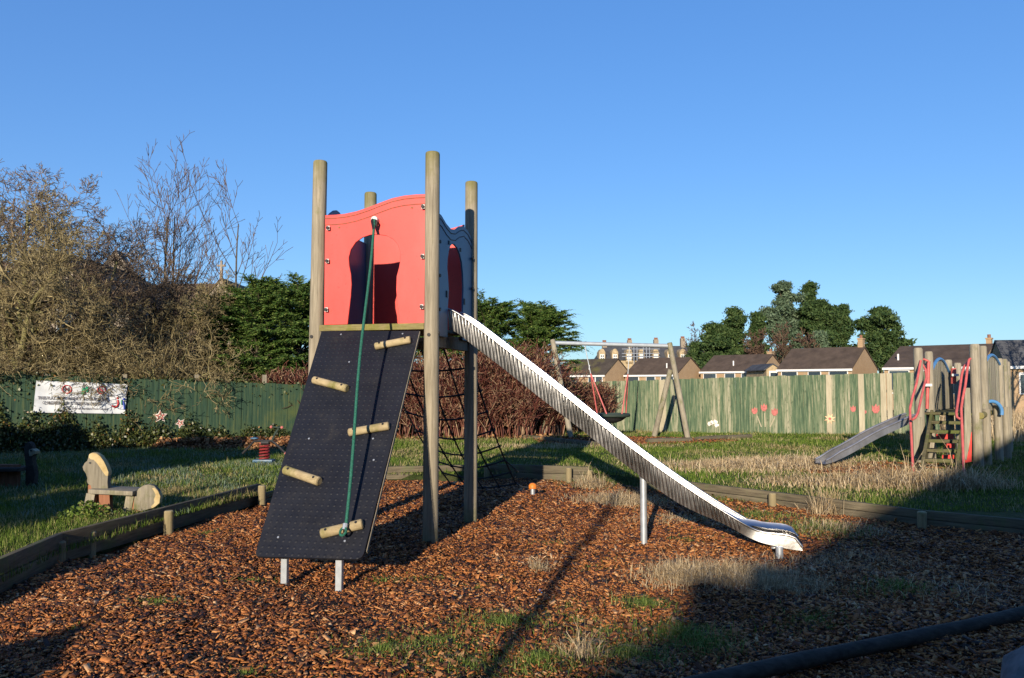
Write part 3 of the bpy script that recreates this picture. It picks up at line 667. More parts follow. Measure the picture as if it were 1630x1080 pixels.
# studs
hR = cr[2][1]; w0 = cr[1][0]
nr = int(hR / .058); stud = []
for j in range(nr):
    yy = .035 + j * .058; t = yy / hR
    xl = cr[0][0] * (1 - t) + cr[3][0] * t; xr = cr[1][0] * (1 - t) + cr[2][0] * t
    nn = int((xr - xl - .06) / .055); x0_ = (xl + xr) / 2 - nn * .055 / 2
    for i in range(nn + 1):
        c = BL + rx * (x0_ + i * .055) + ry * yy; stud.append(c)
sv = []; sf = []; o = 0
ring = [(math.cos(a), math.sin(a)) for a in np.linspace(0, 2 * math.pi, 9)[:-1]]
for c in stud:
    for cx1, sy1 in ring: sv.append(tuple(c + rx * cx1 * .015 + ry * sy1 * .015 + rn * .0004))
    for cx1, sy1 in ring: sv.append(tuple(c + rx * cx1 * .009 + ry * sy1 * .009 + rn * .0038))
    sf += [(o + i, o + (i + 1) % 8, o + 8 + (i + 1) % 8, o + 8 + i) for i in range(8)] + [tuple(range(o + 8, o + 16))]; o += 16
nv0 = m.n; m.add(sv, sf); rp = m.build('climbing_ramp', M['ramp'], tw)
rp['label'] = 'black studded rubber faced ramp'

m = MB(); n_ = rn
for a_, b_ in ((BR, TR),): m.beam(a_ + rx * .004 - rn * .011 + ry * .08, b_ + rx * .004 - rn * .011 - ry * .01, .006, .024, up=tuple(rn))
m.build('edge_strip', M['pole2'], rp)
for (x1, y1, x2, y2, sz) in ((597, 552, 654, 541, 1), (499, 605, 553, 619, 1), (555, 689, 620, 678, 1), (453, 748, 509, 767, 1.05), (511, 850, 578, 834, 1.1)):
    a = onpl(x1, y1, BL + rn * .03, rn); b = onpl(x2, y2, BL + rn * .03, rn); d = (b - a).normalized(); r = .037 * sz
    m = MB(); m.tube([a, a + d * .008, a + (b - a) * .5, b - d * .008, b], [r * .82, r, r * .97, r * 1.02, r * .8], 14); fh = m.build('foothold', M['log'], rp)
    m = MB()
    for t in (.14, .86): q = a + (b - a) * t + rn * r * .93; m.tube([q, q + rn * .006], .011, 8)
    build_each(m, 'screw', M['black'], fh)
m = MB()
for (x, y) in ((543, 533), (641, 532), (556, 577), (492, 699), (594, 699), (595, 733), (443, 856), (549, 862)):
    q = onpl(x, y, BL, rn); m.tube([q, q + rn * .006], .009, 8)
build_each(m, 'screw', M['galv'], rp)
for (x, y) in ((453, 930), (540, 937)):
    g0 = gnd(x, y); tp = onpl(x, y - 60, BL - rn * .05, rn); m = MB(); m.box((g0.x, g0.y, .05), (.055, .04, .38), (u, v, Zv)); m.build('leg', M['galv'], rp, bevel=.004)
# rope
m = MB(); p0 = onpl(596, 350, PF - v * .05, v); p1 = onpl(550, 838, BL + rn * .09, rn); pts = []
for t in np.linspace(0, 1, 24):
    p = p0.lerp(p1, t); p -= v * (.04 * math.sin(math.pi * t)); p.x += .008 * math.sin(t * 9) + .012 * math.sin(math.pi * t); pts.append(p)
m.tube(pts, .0135, 10); rope = m.build('climbing_rope', M['rope'], tw)
m = MB(); m.tube([p0 + v * .04, p0 - v * .01], .035, 14); m.build('washer', M['white'], rope)
m = MB(); m.tube([p0 + V3(-.02, 0, .0), p0 + V3(-.02, -.03, -.02), pts[1]], .014, 8); m.tube([p0 + V3(.012, .0, 0), p0 + V3(.03, -.03, -.03), p0 + V3(.02, -.02, -.08)], .012, 8); build_each(m, 'shackle', M['black'], rope)
m = MB(); rg = [p1 + rx * .024 * math.cos(a) - ry * (.055 + .035 * math.sin(a)) + rn * .01 for a in np.linspace(0, 2 * math.pi, 15)]; m.tube(rg, .010, 6); m.build('rope_eye', M['rope'], rope)
m = MB(); m.tube([p1 + V3(0, 0, .02), p1 - ry * .03], .020, 8); m.build('ferrule', M['galv'], rope)
# slide
SB = (B + Cc) / 2; wS = .19
nearO = SB - v * wS
def sl(px, py): p = onpl(px, py, nearO, v); d = p - nearO; return (d.dot(u), p.z)
topE = [sl(*p) for p in ((717, 492), (740, 506), (800, 552), (860, 598), (920, 646), (960, 678), (1005, 713), (1055, 750), (1095, 778), (1130, 801), (1165, 823), (1190, 838), (1207, 848), (1225, 850), (1255, 852), (1268, 856), (1278, 866))]
botE = [sl(*p) for p in ((722, 525), (745, 544), (800, 586), (860, 634), (920, 680), (960, 712), (1000, 744), (1040, 774), (1075, 799), (1110, 817), (1140, 829), (1160, 838), (1185, 853), (1210, 864), (1240, 871), (1262, 876), (1276, 877))]
def resamp(P, ts):
    P = np.array(P); return np.stack([ts, np.interp(ts, P[:, 0], P[:, 1])], -1)
tmin = .02; tmax = topE[-1][0] - .005
# smooth profiles
ts = np.linspace(tmin, tmax, 1100)
T_ = resamp(topE, ts)[:, 1]; B_ = resamp(botE, ts)[:, 1]
def sm(a, k=27): 
    ap = np.pad(a, k, mode='edge'); return np.convolve(ap, np.ones(2 * k + 1) / (2 * k + 1), 'same')[k:-k]
T_ = sm(T_); B_ = sm(B_); T_[-18:] = np.linspace(T_[-19], B_[-1] + .03, 18)
s_ln = np.concatenate([[0], np.cumsum(np.hypot(np.diff(ts), np.diff((T_ + B_) / 2)))])
kend = np.clip((.62 - (s_ln[-1] - s_ln)) / .22, 0, 1); kend = kend * kend * (3 - 2 * kend)
def wall(mb, y0, outward, ribs):
    nv = 9; V = []; n = len(ts)
    for i in range(n):
        for j in range(nv):
            f = j / (nv - 1); z = B_[i] * (1 - f) + T_[i] * f
            tt = ts[i] + (.035 * f)                     # ribs lean back
            ph = ((s_ln[i] + .035 * f) / .047 + .35 * math.sin(s_ln[i] * 4.1) + .12 * math.sin(s_ln[i] * 17)) % 1.
            amp = ((.011 + .006 * math.sin(s_ln[i] * 31) * math.sin(s_ln[i] * 7.3)) * math.exp(-((ph - .5) / .17) ** 2) * math.sin(math.pi * f)) if ribs and s_ln[i] < s_ln[-1] - .60 else 0
            o_ = ((.027 + .006 * math.sin(s_ln[i] * 2.9)) * f * (1 - kend[i]) - .006 * f * kend[i] if ribs else .012 * f) + amp
            p = SB + u * (ts[i]) + v * (y0 + outward * o_); V.append((p.x, p.y, z))
    mb.add(V, [(i * nv + j, (i + 1) * nv + j, (i + 1) * nv + j + 1, i * nv + j + 1) for i in range(n - 1) for j in range(nv - 1)])
sb = thing_slide = None
m = MB(); step = 18; V = []; BI = B_ + .02 + (T_ - B_ - .035) * kend
idxs = list(range(0, len(ts), step)) + [len(ts) - 1]; cross = [(-wS + .012, .06), (-wS + .03, .02), (-wS + .07, .0), (0, -.004), (wS - .07, 0), (wS - .03, .02), (wS - .012, .06)]
for i in idxs:
    for (yy, zz) in cross: p = SB + u * ts[i] + v * yy; V.append((p.x, p.y, BI[i] + zz))
nc = len(cross); m.add(V, [(a * nc + j, a * nc + j + 1, (a + 1) * nc + j + 1, (a + 1) * nc + j) for a in range(len(idxs) - 1) for j in range(nc - 1)])
# underside
V = []
for i in idxs:
    for yy in (-wS, wS): p = SB + u * ts[i] + v * yy; V.append((p.x, p.y, B_[i]))
m.add(V, [(a * 2, a * 2 + 1, a * 2 + 3, a * 2 + 2) for a in range(len(idxs) - 1)])
# closed exit
i = len(ts) - 1; pa = SB + u * ts[i] - v * wS; pb = SB + u * ts[i] + v * wS; m.add([(pa.x, pa.y, B_[i]), (pb.x, pb.y, B_[i]), (pb.x, pb.y, B_[i] + .035), (pa.x, pa.y, B_[i] + .035)], [(0, 1, 2, 3)])
slide = m.build('slide', M['steel'], tw, ang=60); slide['label'] = 'long stainless steel slide with rippled side walls'
for (y0, ow) in ((-wS, -1), (wS, 1)):
    m = MB(); wall(m, y0, ow, ow < 0); m.build('side_wall', M['steel'] if ow < 0 else M['steelsoft'], slide, ang=80)
    m = MB(); m.tube([SB + u * ts[i] + v * (y0 + ow * (.030 * (1 - kend[i]) if ow < 0 else .012)) + V3(0, 0, T_[i] + .004) for i in idxs], .011, 8); m.build('rim', M['steel'], slide, ang=60)
g0 = gnd(1025, 866); ti = (g0 - SB).dot(u); i = int(np.argmin(abs(ts - ti))); c0 = SB + u * ti; c0.z = 0
g0 = V3(g0.x, g0.y, 0)
m = MB(); m.tube([g0 + V3(0, 0, -.1), g0 + V3(0, 0, B_[i] - .02)], .034, 14); m.tube([g0 + V3(0, 0, B_[i] - .03), g0 + V3(0, 0, B_[i] + .004)], [.026, .05], 10); m.build('leg', M['galv'], slide)
for px, py, off in ((1241, 892, 0), (1236, 884, .26)):
    g1 = gnd(px, py) + v * off; g1.z = 0; m = MB(); m.tube([g1 + V3(0, 0, -.1), g1 + V3(0, 0, .12)], .034, 14); m.build('leg', M['galv'], slide)
# net
Dn = D - V3(0, 0, 0) + u * .07 + V3(0, 0, DK - .12); Cn = Cc - u * .07 + V3(0, 0, DK - .12)
Be = D + v * 2.35 + u * .25; Be.z = .12; Ce = Cc + v * 2.35 + u * -.05; Ce.z = .16
def netp(a, b):
    t = Dn.lerp(Cn, a); e = Be.lerp(Ce, a); p = t.lerp(e, b); p.z -= .22 * math.sin(math.pi * b) * (.6 + .4 * math.sin(math.pi * a)) + .06 * math.sin(math.pi * a) * b
    return p
m = MB()
for i in range(5): m.tube([netp(i / 4, t) for t in np.linspace(0, 1, 12)], .012, 6)
for j in range(1, 9): m.tube([netp(t, j / 8) for t in np.linspace(0, 1, 9)], .012, 6)
for i in range(5):
    for j in range(1, 9): m.ball(netp(i / 4, j / 8), .024, 6, 4)
m.build('climbing_net', M['net'], tw)
st = gnd(848, 795); st.z = 0
m = MB(); e = st + V3(-.04, 0, .16); m.tube([netp(1, 1), netp(1, 1).lerp(e, .5) - V3(0, 0, .02), e], .011, 6); m.tube([netp(1, .75), Cn.lerp(Ce, .9) + u * .1], .010, 6); m.build('net_rope', M['net'], tw)
t2 = thing('anchor_post', tuple(st), 'short steel anchor stub with a bright orange cap behind the tower', 'post')
m = MB(); m.tube([st + V3(0, 0, -.1), st + V3(0, 0, .17)], .03, 12); m.build('stub', M['galv'], t2)
m = MB(); m.tube([st + V3(0, 0, .15), st + V3(0, 0, .19), st + V3(0, 0, .215), st + V3(0, 0, .225)], [.055, .057, .04, .012], 14); m.build('cap', M['orange'], t2)

# ------------------------------------------------------------------ back fence
FB0 = gnd(870, 686, LZ); FB1 = gnd(1450, 693, LZ); fd = (FB1 - FB0).normalized(); fd.z = 0; fn = Vector((fd.y, -fd.x, 0))
if fn.y > 0: fn = -fn
FL = (FB1 - FB0).length + .7; FB0.z = LZ - .03
bf = thing('back_fence', tuple(FB0), 'faded green timber board fence along the back of the lawn with painted flowers', 'fence')
def fz(s): return np.interp(s / FL, [0, .2, .6, 1], [atY(870, 609, FB0.y).z, atY(990, 606, FB0.y).z, atY(1240, 598, (FB0.y * .4 + FB1.y * .6)).z, atY(1470, 591, FB1.y).z])
panels = np.linspace(0, FL, 8)
def fs(px):  # distance along the fence at a bearing
    p = onpl(px, 650, FB0, fn); return (p - FB0).dot(fd)
bare = [(fs(1400), fs(1422))]
for a, b in zip(panels[:-1], panels[1:]):
    m = MB(); x = a
    while x < b - .02:
        wd = random.uniform(.10, .14)
        if not any(l - .02 < x + wd / 2 < h + .02 for l, h in bare):
            zt = fz(x) + random.uniform(-.012, .012) - LZ; m.box(FB0 + fd * (x + wd / 2) + fn * random.uniform(0, .022) + V3(0, 0, zt / 2), (wd - .003, .018, zt + .02), (fd, fn, Zv))
        x += wd
    m.build('board_panel', M['fence'], bf)
m = MB(); m.box(FB0 + fd * FL / 2 - fn * .04 + V3(0, 0, .5), (FL, .04, .08), (fd, fn, Zv)); m.box(FB0 + fd * FL / 2 - fn * .04 + V3(0, 0, 1.3), (FL, .04, .08), (fd, fn, Zv)); build_each(m, 'rail', M['barefence'], bf)
for px, wd in ((1055, .19), (1319.5, .15), (1371, .16), (1406, .15), (1416, .14)):
    s = fs(px); h = fz(s) - LZ; m = MB(); m.box(FB0 + fd * s + fn * .035 + V3(0, 0, h / 2), (wd, .025, h), (fd, fn, Zv)); m.build('bare_board', M['barefence'], bf, bevel=.004)
def flower(px, py, size, mat, parent, pl0, nrm, ax, petals=5, inner=.42, center=None, rot=0.3, off=.05, edge=None):
    c = onpl(px, py, pl0 + nrm * off, nrm)
    def star(r, ri):
        if petals == 4: return [(r * x, r * y) for x, y in ((-.35, -1), (.35, -1), (.85, -.3), (.75, .9), (.4, .45), (.05, 1.15), (-.35, .4), (-.8, .8), (-.8, -.35))]
        return [((r if i % 2 == 0 else r * ri) * math.cos(rot + math.pi * i / petals), (r if i % 2 == 0 else r * ri) * math.sin(rot + math.pi * i / petals)) for i in range(2 * petals)]
    if edge: m = MB(); m.prism(star(size * 1.25, inner + .1), c, ax, Zv, .003); m.build('painted_flower_outline', edge, parent, smooth=False)
    m = MB(); m.prism(star(size, inner), c + nrm * .004, ax, Zv, .003); m.build('painted_flower', mat, parent, smooth=False)
    if center: m = MB(); m.tube([c + nrm * .004, c + nrm * .009], size * .25, 8); m.build('flower_centre', center, parent, smooth=False)
ax_b = fd
for (px, py, s, mt) in ((1201, 654, .10, 'pinkpaint'), (1216, 649, .11, 'pinkpaint'), (1233, 656, .11, 'pinkpaint'), (1358, 651, .09, 'pinkpaint'), (1377, 656, .05, 'pinkpaint'), (1394, 651, .13, 'pinkpaint')):
    flower(px, py, s, M[mt], bf, FB0, fn, ax_b, 4, .62, rot=.9, off=.032)
flower(1321, 667, .17, M['peachpaint'], bf, FB0, fn, ax_b, 8, .45, M['pinkpaint'], off=.056)
for (x1, y1, x2, y2) in ((1205, 662, 1212, 680), (1233, 665, 1226, 680), (1217, 658, 1218, 680)):
    a = onpl(x1, y1, FB0 + fn * .03, fn); b = onpl(x2, y2, FB0 + fn * .03, fn); m = MB(); m.beam(a, b, .03, .004, up=tuple(fn)); m.build('painted_stem', M['barefence'], bf)
m = MB()
for (px, py) in ((1130, 675), (1134, 673), (1139, 672), (1141, 677)): c = onpl(px, py, FB0 + fn * .032, fn); m.prism([(.07 * math.cos(a), .06 * math.sin(a) * (1 + .4 * math.cos(3 * a))) for a in np.linspace(0, 6.28, 11)[:-1]], c, fd, Zv, .003)
build_each(m, 'painted_blob', M['whitepaint'], bf, smooth=False)

# ------------------------------------------------------------------ left fence
G0 = gnd(-60, 722, LZ); G1 = V3(-4.6, 19.6, LZ); ld = (G1 - G0).normalized(); ln = Vector((ld.y, -ld.x, 0)); ln = ln if ln.y < 0 else -ln; LLn = (G1 - G0).length
lf = thing('left_fence', tuple(G0), 'dark green mossy board fence behind the carved seats on the left', 'fence')
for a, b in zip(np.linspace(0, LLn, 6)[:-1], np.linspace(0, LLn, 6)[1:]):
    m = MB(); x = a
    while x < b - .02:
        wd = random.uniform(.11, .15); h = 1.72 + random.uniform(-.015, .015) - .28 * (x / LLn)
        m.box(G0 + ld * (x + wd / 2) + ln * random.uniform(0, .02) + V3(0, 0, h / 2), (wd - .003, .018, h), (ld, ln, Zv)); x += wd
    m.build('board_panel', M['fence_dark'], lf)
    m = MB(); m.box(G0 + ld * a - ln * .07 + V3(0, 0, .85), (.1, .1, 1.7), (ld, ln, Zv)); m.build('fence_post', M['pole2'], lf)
flower(255, 663, .13, M['pinkpaint'], lf, G0, ln, ld, 5, .38, M['whitepaint'], .35, .03, M['whitepaint'])
flower(287, 674, .10, M['pinkpaint'], lf, G0, ln, ld, 5, .35, M['whitepaint'], .8, .03, M['whitepaint'])
# banner
Bp0 = G0 + ln * .06
cs = [onpl(px, py, Bp0, ln) for px, py in ((53, 657), (199, 659), (203, 612), (58, 606))]
bo = cs[0]; bxv = (cs[1] - cs[0]).normalized(); bw = (cs[1] - cs[0]).length; bh = (cs[3] - cs[0]).length
Q = lambda a, b: (cs[0] * (1 - a) * (1 - b) + cs[1] * a * (1 - b) + cs[2] * a * b + cs[3] * (1 - a) * b)
m = MB(); n1, n2 = 30, 10
V = []
for j in range(n2 + 1):
    for i in range(n1 + 1):
        p = Q(i / n1, j / n2) + ln * (.01 * math.sin(i * .9 + j * .4) + .008 * math.sin(j * 1.7) + .012); V.append(tuple(p))
V += [tuple(Vector(p) - ln * .006) for p in V]; o2 = (n1 + 1) * (n2 + 1)
fq = [(j * (n1 + 1) + i, j * (n1 + 1) + i + 1, (j + 1) * (n1 + 1) + i + 1, (j + 1) * (n1 + 1) + i) for j in range(n2) for i in range(n1)]
m.add(V, fq + [tuple(reversed([k + o2 for k in q_])) for q_ in fq])
ban = m.build('banner', M['banner'], loc=tuple(Q(.5, 0)), ang=80); tag(ban, 'white rules banner with red symbols fixed to the left fence', 'banner')
def text(s, size, pos, ax, up, mat, parent, name='lettering'):
    cu = bpy.data.curves.new('t', 'FONT'); cu.body = s; cu.size = size; cu.extrude = .0015; cu.offset = size * .025
    to = bpy.data.objects.new('t', cu); C.objects.link(to); bpy.context.view_layer.update()
    me = bpy.data.meshes.new_from_object(to.evaluated_get(bpy.context.evaluated_depsgraph_get())); bpy.data.objects.remove(to)
    xs = [v_.co.x for v_ in me.vertices]; wd = max(xs) - min(xs)
    return me, wd
def put_text(s, a0, a1, b, hfrac):
    me, wd = text(s, 1.0, None, None, None, None, None)
    W = bw * (a1 - a0); sx = W / wd; sy = bh * hfrac / .7
    P0 = Q(a0, b); P1 = Q(a1, b); ex = (P1 - P0).normalized(); ez = Zv; L = Vector(ban['_w'])
    for v_ in me.vertices:
        p = P0 + ex * (v_.co.x * sx) + ez * (v_.co.y * sy) + ln * (.036 + v_.co.z * .5) - L; v_.co = p
    me.materials.append(M['ink']); o = bpy.data.objects.new('lettering', me); C.objects.link(o); o.parent = ban; return o
put_text('THIS PLAY AREA IS ONLY TO BE USED BY', .035, .80, .42, .095)
put_text('CHILDREN OF 12 YEARS & UNDER', .09, .73, .27, .095)
put_text('By order of Stamford Town Council', .36, .80, .12, .07)
def circ(a, b, r, mat, fill=None, nm='prohibition_symbol'):
    c = Q(a, b) + ln * .036; ex = (Q(a + .01, b) - Q(a, b)).normalized()
    m = MB(); m.tube([c + ex * r * math.cos(t) + Zv * r * math.sin(t) for t in np.linspace(0, 2 * math.pi, 21)], .011, 5, caps=False); m.beam(c + ex * -r * .7 + Zv * r * .7, c + ex * r * .7 - Zv * r * .7, .016, .006, up=tuple(ln)); return m, c, ex
m, c, ex = circ(.335, .76, .088, None); m.build('no_dogs_symbol', M['redink'], ban)
m = MB(); m.prism([(-.055, .0), (-.04, .02), (.02, .02), (.05, .045), (.055, .01), (.04, -.01), (.045, -.05), (.03, -.05), (.02, -.01), (-.03, -.01), (-.045, -.05), (-.055, -.05)], c, ex, Zv, .003); m.build('dog_mark', M['ink'], ban, smooth=False)
m, c, ex = circ(.715, .77, .082, None); m.build('no_glass_symbol', M['redink'], ban)
m = MB(); m.prism([(-.02, -.05), (.02, -.05), (.02, .01), (.008, .03), (.008, .055), (-.008, .055), (-.008, .03), (-.02, .01)], c, ex, Zv, .003); m.build('bottle_mark', M['ink'], ban, smooth=False)
c = Q(.525, .74) + ln * .036; m = MB(); m.prism([(-.05, -.09), (.01, -.09), (.015, .02), (.0, .06), (-.03, .06), (-.05, .02)], c, ex, Zv, .003); m.prism([(.03, -.03), (.075, -.03), (.08, .03), (.07, .09), (.045, .1), (.02, .06)], c, ex, Zv, .003); build_each(m, 'figures_mark', M['greenink'], ban, smooth=False)
c = Q(.90, .33) + ln * .036
m = MB(); m.tube([c + ex * x + Zv * y for x, y in ((-.10, -.04), (-.05, -.08), (.01, -.05), (.03, .02), (.015, .09))], .018, 6); m.ball(tuple(c + ex * .01 + Zv * .13), .025, 8, 5); m.build('logo_figure', M['redink'], ban)
m = MB(); m.tube([c + ex * x + Zv * y for x, y in ((.13, .07), (.14, .0), (.15, -.08), (.15, -.12))], .013, 6); m.ball(tuple(c + ex * .14 + Zv * .11), .025, 8, 5); m.build('logo_figure', M['blueink'], ban)
m = MB(); m.tube([c + ex * x + Zv * y for x, y in ((.10, .10), (.095, .04), (.10, -.02))], .010, 6); m.build('logo_figure', M['greenink'], ban)

# ivy and brambles on the left fence foot
g = MB(); P = []
n = 14000; s = rng.uniform(.3, LLn * .92, n); hmax = .9 * np.clip(.72 + .2 * np.sin(s * 1.1 + 1) + .16 * np.sin(s * 4.3) + .2 * np.sin(s * 9.7 + 2) + rng.normal(0, .16, n), .1, 1.6) * np.interp(s / LLn, [0, .25, .55, .65, 1], [1, 1.0, .95, .45, .35])
z = rng.uniform(0, 1, n) ** 1.25 * hmax; top_ = rng.uniform(0, 1, n) < .16; z = np.where(top_, 1.78 - .28 * s / LLn - np.abs(rng.normal(0, .13, n)) * (1.2 + np.sin(s * 2.3)), z); dep = rng.uniform(.05, .15, n) + .35 * (1 - z / (hmax + .01)) * rng.uniform(0, 1, n)
P = np.array(G0)[None] + np.array(ld)[None] * s[:, None] + np.array(ln)[None] * dep[:, None]; P[:, 2] = LZ + z
leaves(g, P, rng.uniform(.04, .085, n), 1.1)
tag(g.build('ivy', M['ivy']), 'dark ivy and bramble leaves climbing the foot of the left fence', 'ivy', kind='stuff')

# ------------------------------------------------------------------ carved seats
def seat_frame(loc, face):                     # face: unit vector the head looks along
    f = Vector((*face, 0)).normalized(); s = Vector((-f.y, f.x, 0)); return f, s
def carved_seat(kind, loc, face, label):
    f, s = seat_frame(loc, face); L = Vector(loc); t = thing('carved_%s_seat' % kind, tuple(loc), label, 'seat')
    P = lambda a, b, c: L + f * a + s * b + Zv * c
    return t, f, s, P
hl = gnd(150, 818, LZ + .02); hl.z = LZ
hd = gnd(235, 818, LZ); face = (hl - hd); face = Vector((-.93, .10))
# horse: head slab at the front (left), plank seat, round rump slab at the back (right)
t, f, s, P = carved_seat('horse', (hl.x + .0, hl.y, LZ), face, 'weathered wooden horse head seat with frosted plank on the left lawn')
slabpl = Vector((hl.x, hl.y, 0)); nn = V3(.12, -1, 0).normalized()
ex = V3(-nn.y, nn.x, 0); ex = ex if ex.x > 0 else -ex
def trace(pts, o, n_, e_): return [((onpl(x, y, o, n_) - o).dot(e_), onpl(x, y, o, n_).z - o.z) for x, y in pts]
k6 = lambda x, y: (x / 5.14, 690 + y / 5.14)
hp = [(745, 455), (742, 430), (718, 415), (708, 395), (712, 365), (700, 330), (680, 300), (674, 275), (690, 245), (712, 225), (720, 200), (726, 175), (750, 163), (785, 168), (815, 190), (845, 230), (868, 275), (885, 315), (884, 350), (880, 400), (885, 455)]
m = MB(); m.prism(trace([k6(*p) for p in hp], slabpl, nn, ex), slabpl, ex, Zv, .10); hd_ = m.build('head', M['pole2'], t, bevel=.01)
mane = [(722, 200), (726, 172), (750, 160), (788, 165), (818, 187), (850, 230), (872, 275), (888, 318), (884, 352), (862, 350), (840, 320), (815, 280), (790, 245), (765, 220), (740, 215)]
m = MB(); m.prism(trace([k6(*p) for p in mane], slabpl + nn * .004, nn, ex), slabpl + nn * .004, ex, Zv, .108); m.build('mane', M['cut'], hd_, bevel=.012)
q = onpl(*k6(735, 242), slabpl + nn * .004, nn); m = MB(); m.tube([q, q + nn * .004], .012, 8); m.build('eye', M['black'], hd_)
rp2 = slabpl + ex * .0 - nn * -.02
rump = [(1095, 540), (1105, 500), (1130, 455), (1170, 428), (1215, 418), (1260, 430), (1295, 470), (1308, 520), (1300, 570), (1270, 600), (1235, 618), (1150, 640), (1090, 620)]
ro = slabpl + nn * .10
m = MB(); m.prism(trace([k6(*p) for p in rump], ro, nn, ex), ro, ex, Zv, .09); m.build('rump', M['pole2'], t, bevel=.012)
tail = [(1240, 450), (1262, 445), (1292, 470), (1312, 515), (1305, 572), (1270, 602), (1238, 618), (1232, 600), (1262, 570), (1258, 540), (1272, 505), (1255, 470)]
m = MB(); m.prism(trace([k6(*p) for p in tail], ro + nn * .004, nn, ex), ro + nn * .004, ex, Zv, .1); m.build('tail', M['cut'], t, bevel=.01)
sa = onpl(*k6(750, 470), slabpl + nn * .02, nn); sb_ = onpl(*k6(1110, 520), slabpl + nn * .10, nn); sb_.z = sa.z - .02
mid = (sa + sb_) / 2; dd = (sb_ - sa); Ls = dd.length; dd.normalize(); sd = Zv.cross(dd).normalized(); upv = dd.cross(sd)
m = MB(); m.box(mid + sd * .10 * (1 if sd.y > 0 else -1), (Ls, .34, .05), (dd, sd, upv)); m.build('seat', M['frostplank'] if 'frostplank' in M else M['pole2'], t, bevel=.008)
for (x, mt, wd) in ((740, 'pole2', .10), (865, 'redwood', .12), (1065, 'pole2', .09)):
    tp = onpl(*k6(x + (15 if x != 865 else 0), 480), slabpl + nn * .02, nn); m = MB(); base = V3(tp.x - (.05 if x != 865 else -.02), tp.y, LZ - .05); m.beam(base, (tp.x, tp.y, sa.z - .03), .07, wd); m.build('leg', M[mt], t, bevel=.006)
m = MB(); c = onpl(*k6(800, 560), slabpl - nn * .05, nn); m.box((c.x, c.y, LZ + .15), (.2, .05, .38), (ex, nn, Zv)); m.build('inner_slab', M['redwood'], t, bevel=.006)
m = MB(); c = onpl(*k6(1150, 580), slabpl - nn * -.02, nn); m.box((c.x, c.y, LZ + .12), (.22, .05, .3), (ex, nn, Zv)); m.build('inner_slab', M['redwood'], t, bevel=.006)
# duck seat at the far left
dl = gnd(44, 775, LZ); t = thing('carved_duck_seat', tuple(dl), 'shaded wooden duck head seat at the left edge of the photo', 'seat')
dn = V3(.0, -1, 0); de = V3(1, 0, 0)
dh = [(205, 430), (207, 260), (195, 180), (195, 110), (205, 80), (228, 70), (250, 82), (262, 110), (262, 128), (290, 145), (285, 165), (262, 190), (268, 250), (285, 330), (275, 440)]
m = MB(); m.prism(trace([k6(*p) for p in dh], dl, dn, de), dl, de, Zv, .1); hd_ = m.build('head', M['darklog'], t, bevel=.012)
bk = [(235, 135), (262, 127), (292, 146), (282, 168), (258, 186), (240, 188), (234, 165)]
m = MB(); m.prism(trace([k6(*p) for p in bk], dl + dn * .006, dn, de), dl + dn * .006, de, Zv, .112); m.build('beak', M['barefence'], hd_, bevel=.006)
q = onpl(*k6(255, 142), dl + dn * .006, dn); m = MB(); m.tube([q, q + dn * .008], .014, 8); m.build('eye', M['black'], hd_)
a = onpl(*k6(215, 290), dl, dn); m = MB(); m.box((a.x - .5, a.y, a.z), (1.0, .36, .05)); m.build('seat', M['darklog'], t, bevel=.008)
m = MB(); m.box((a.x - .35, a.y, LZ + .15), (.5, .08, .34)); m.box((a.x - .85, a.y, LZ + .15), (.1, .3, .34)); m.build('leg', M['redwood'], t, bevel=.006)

# spring rider near the leaf drift
sp0 = gnd(424, 738, LZ); t = thing('spring_rider', tuple(sp0), 'spring rocker with red coil and pink handle knobs beside the leaf drift', 'spring rider'); Ys = sp0.y
Pp = lambda px, py: atY(px, py, Ys)
k8 = lambda x, y: (380 + x / 8.307, 650 + y / 8.307)
m = MB(); b0 = Pp(*k8(335, 715)); m.box((b0.x, b0.y, LZ + .05), (.36, .22, .05)); m.build('base_plate', M['blue'], t, bevel=.006)
m = MB(); c = Pp(*k8(340, 640)); zt = Pp(*k8(340, 470)).z; zb = LZ + .06
m.tube([(c.x + .085 * math.cos(a), c.y + .085 * math.sin(a), zb + (zt - zb) * a / (2 * math.pi * 5.5)) for a in np.linspace(0, 2 * math.pi * 5.5, 90)], .017, 6); m.build('coil_spring', M['redspring'], t)
m = MB(); w3 = lambda x, y: Pp(*k8(x, y))
m.tube([w3(50, 600), w3(130, 520), w3(200, 440), w3(320, 432), w3(440, 435), w3(520, 500), w3(620, 600)], .022, 8); m.tube([w3(300, 460), w3(400, 460)], .04, 8); m.build('frame', M['black'], t)
m = MB(); m.tube([w3(440, 435), w3(480, 340), w3(530, 270)], .02, 8); m.tube([w3(430, 250), w3(570, 256)], .014, 8); m.build('handle_stem', M['rubber'], t)
for x, y in ((430, 250), (572, 256), (622, 598)):
    m = MB(); m.ball(tuple(w3(x, y)), .03, 10, 7); m.build('knob', M['pinkpaint'], t)
m = MB(); a = w3(205, 400); m.ball((a.x, a.y, a.z), .05, 8, 5, (1.6, 1, .5)); m.build('saddle', M['blue'], t)

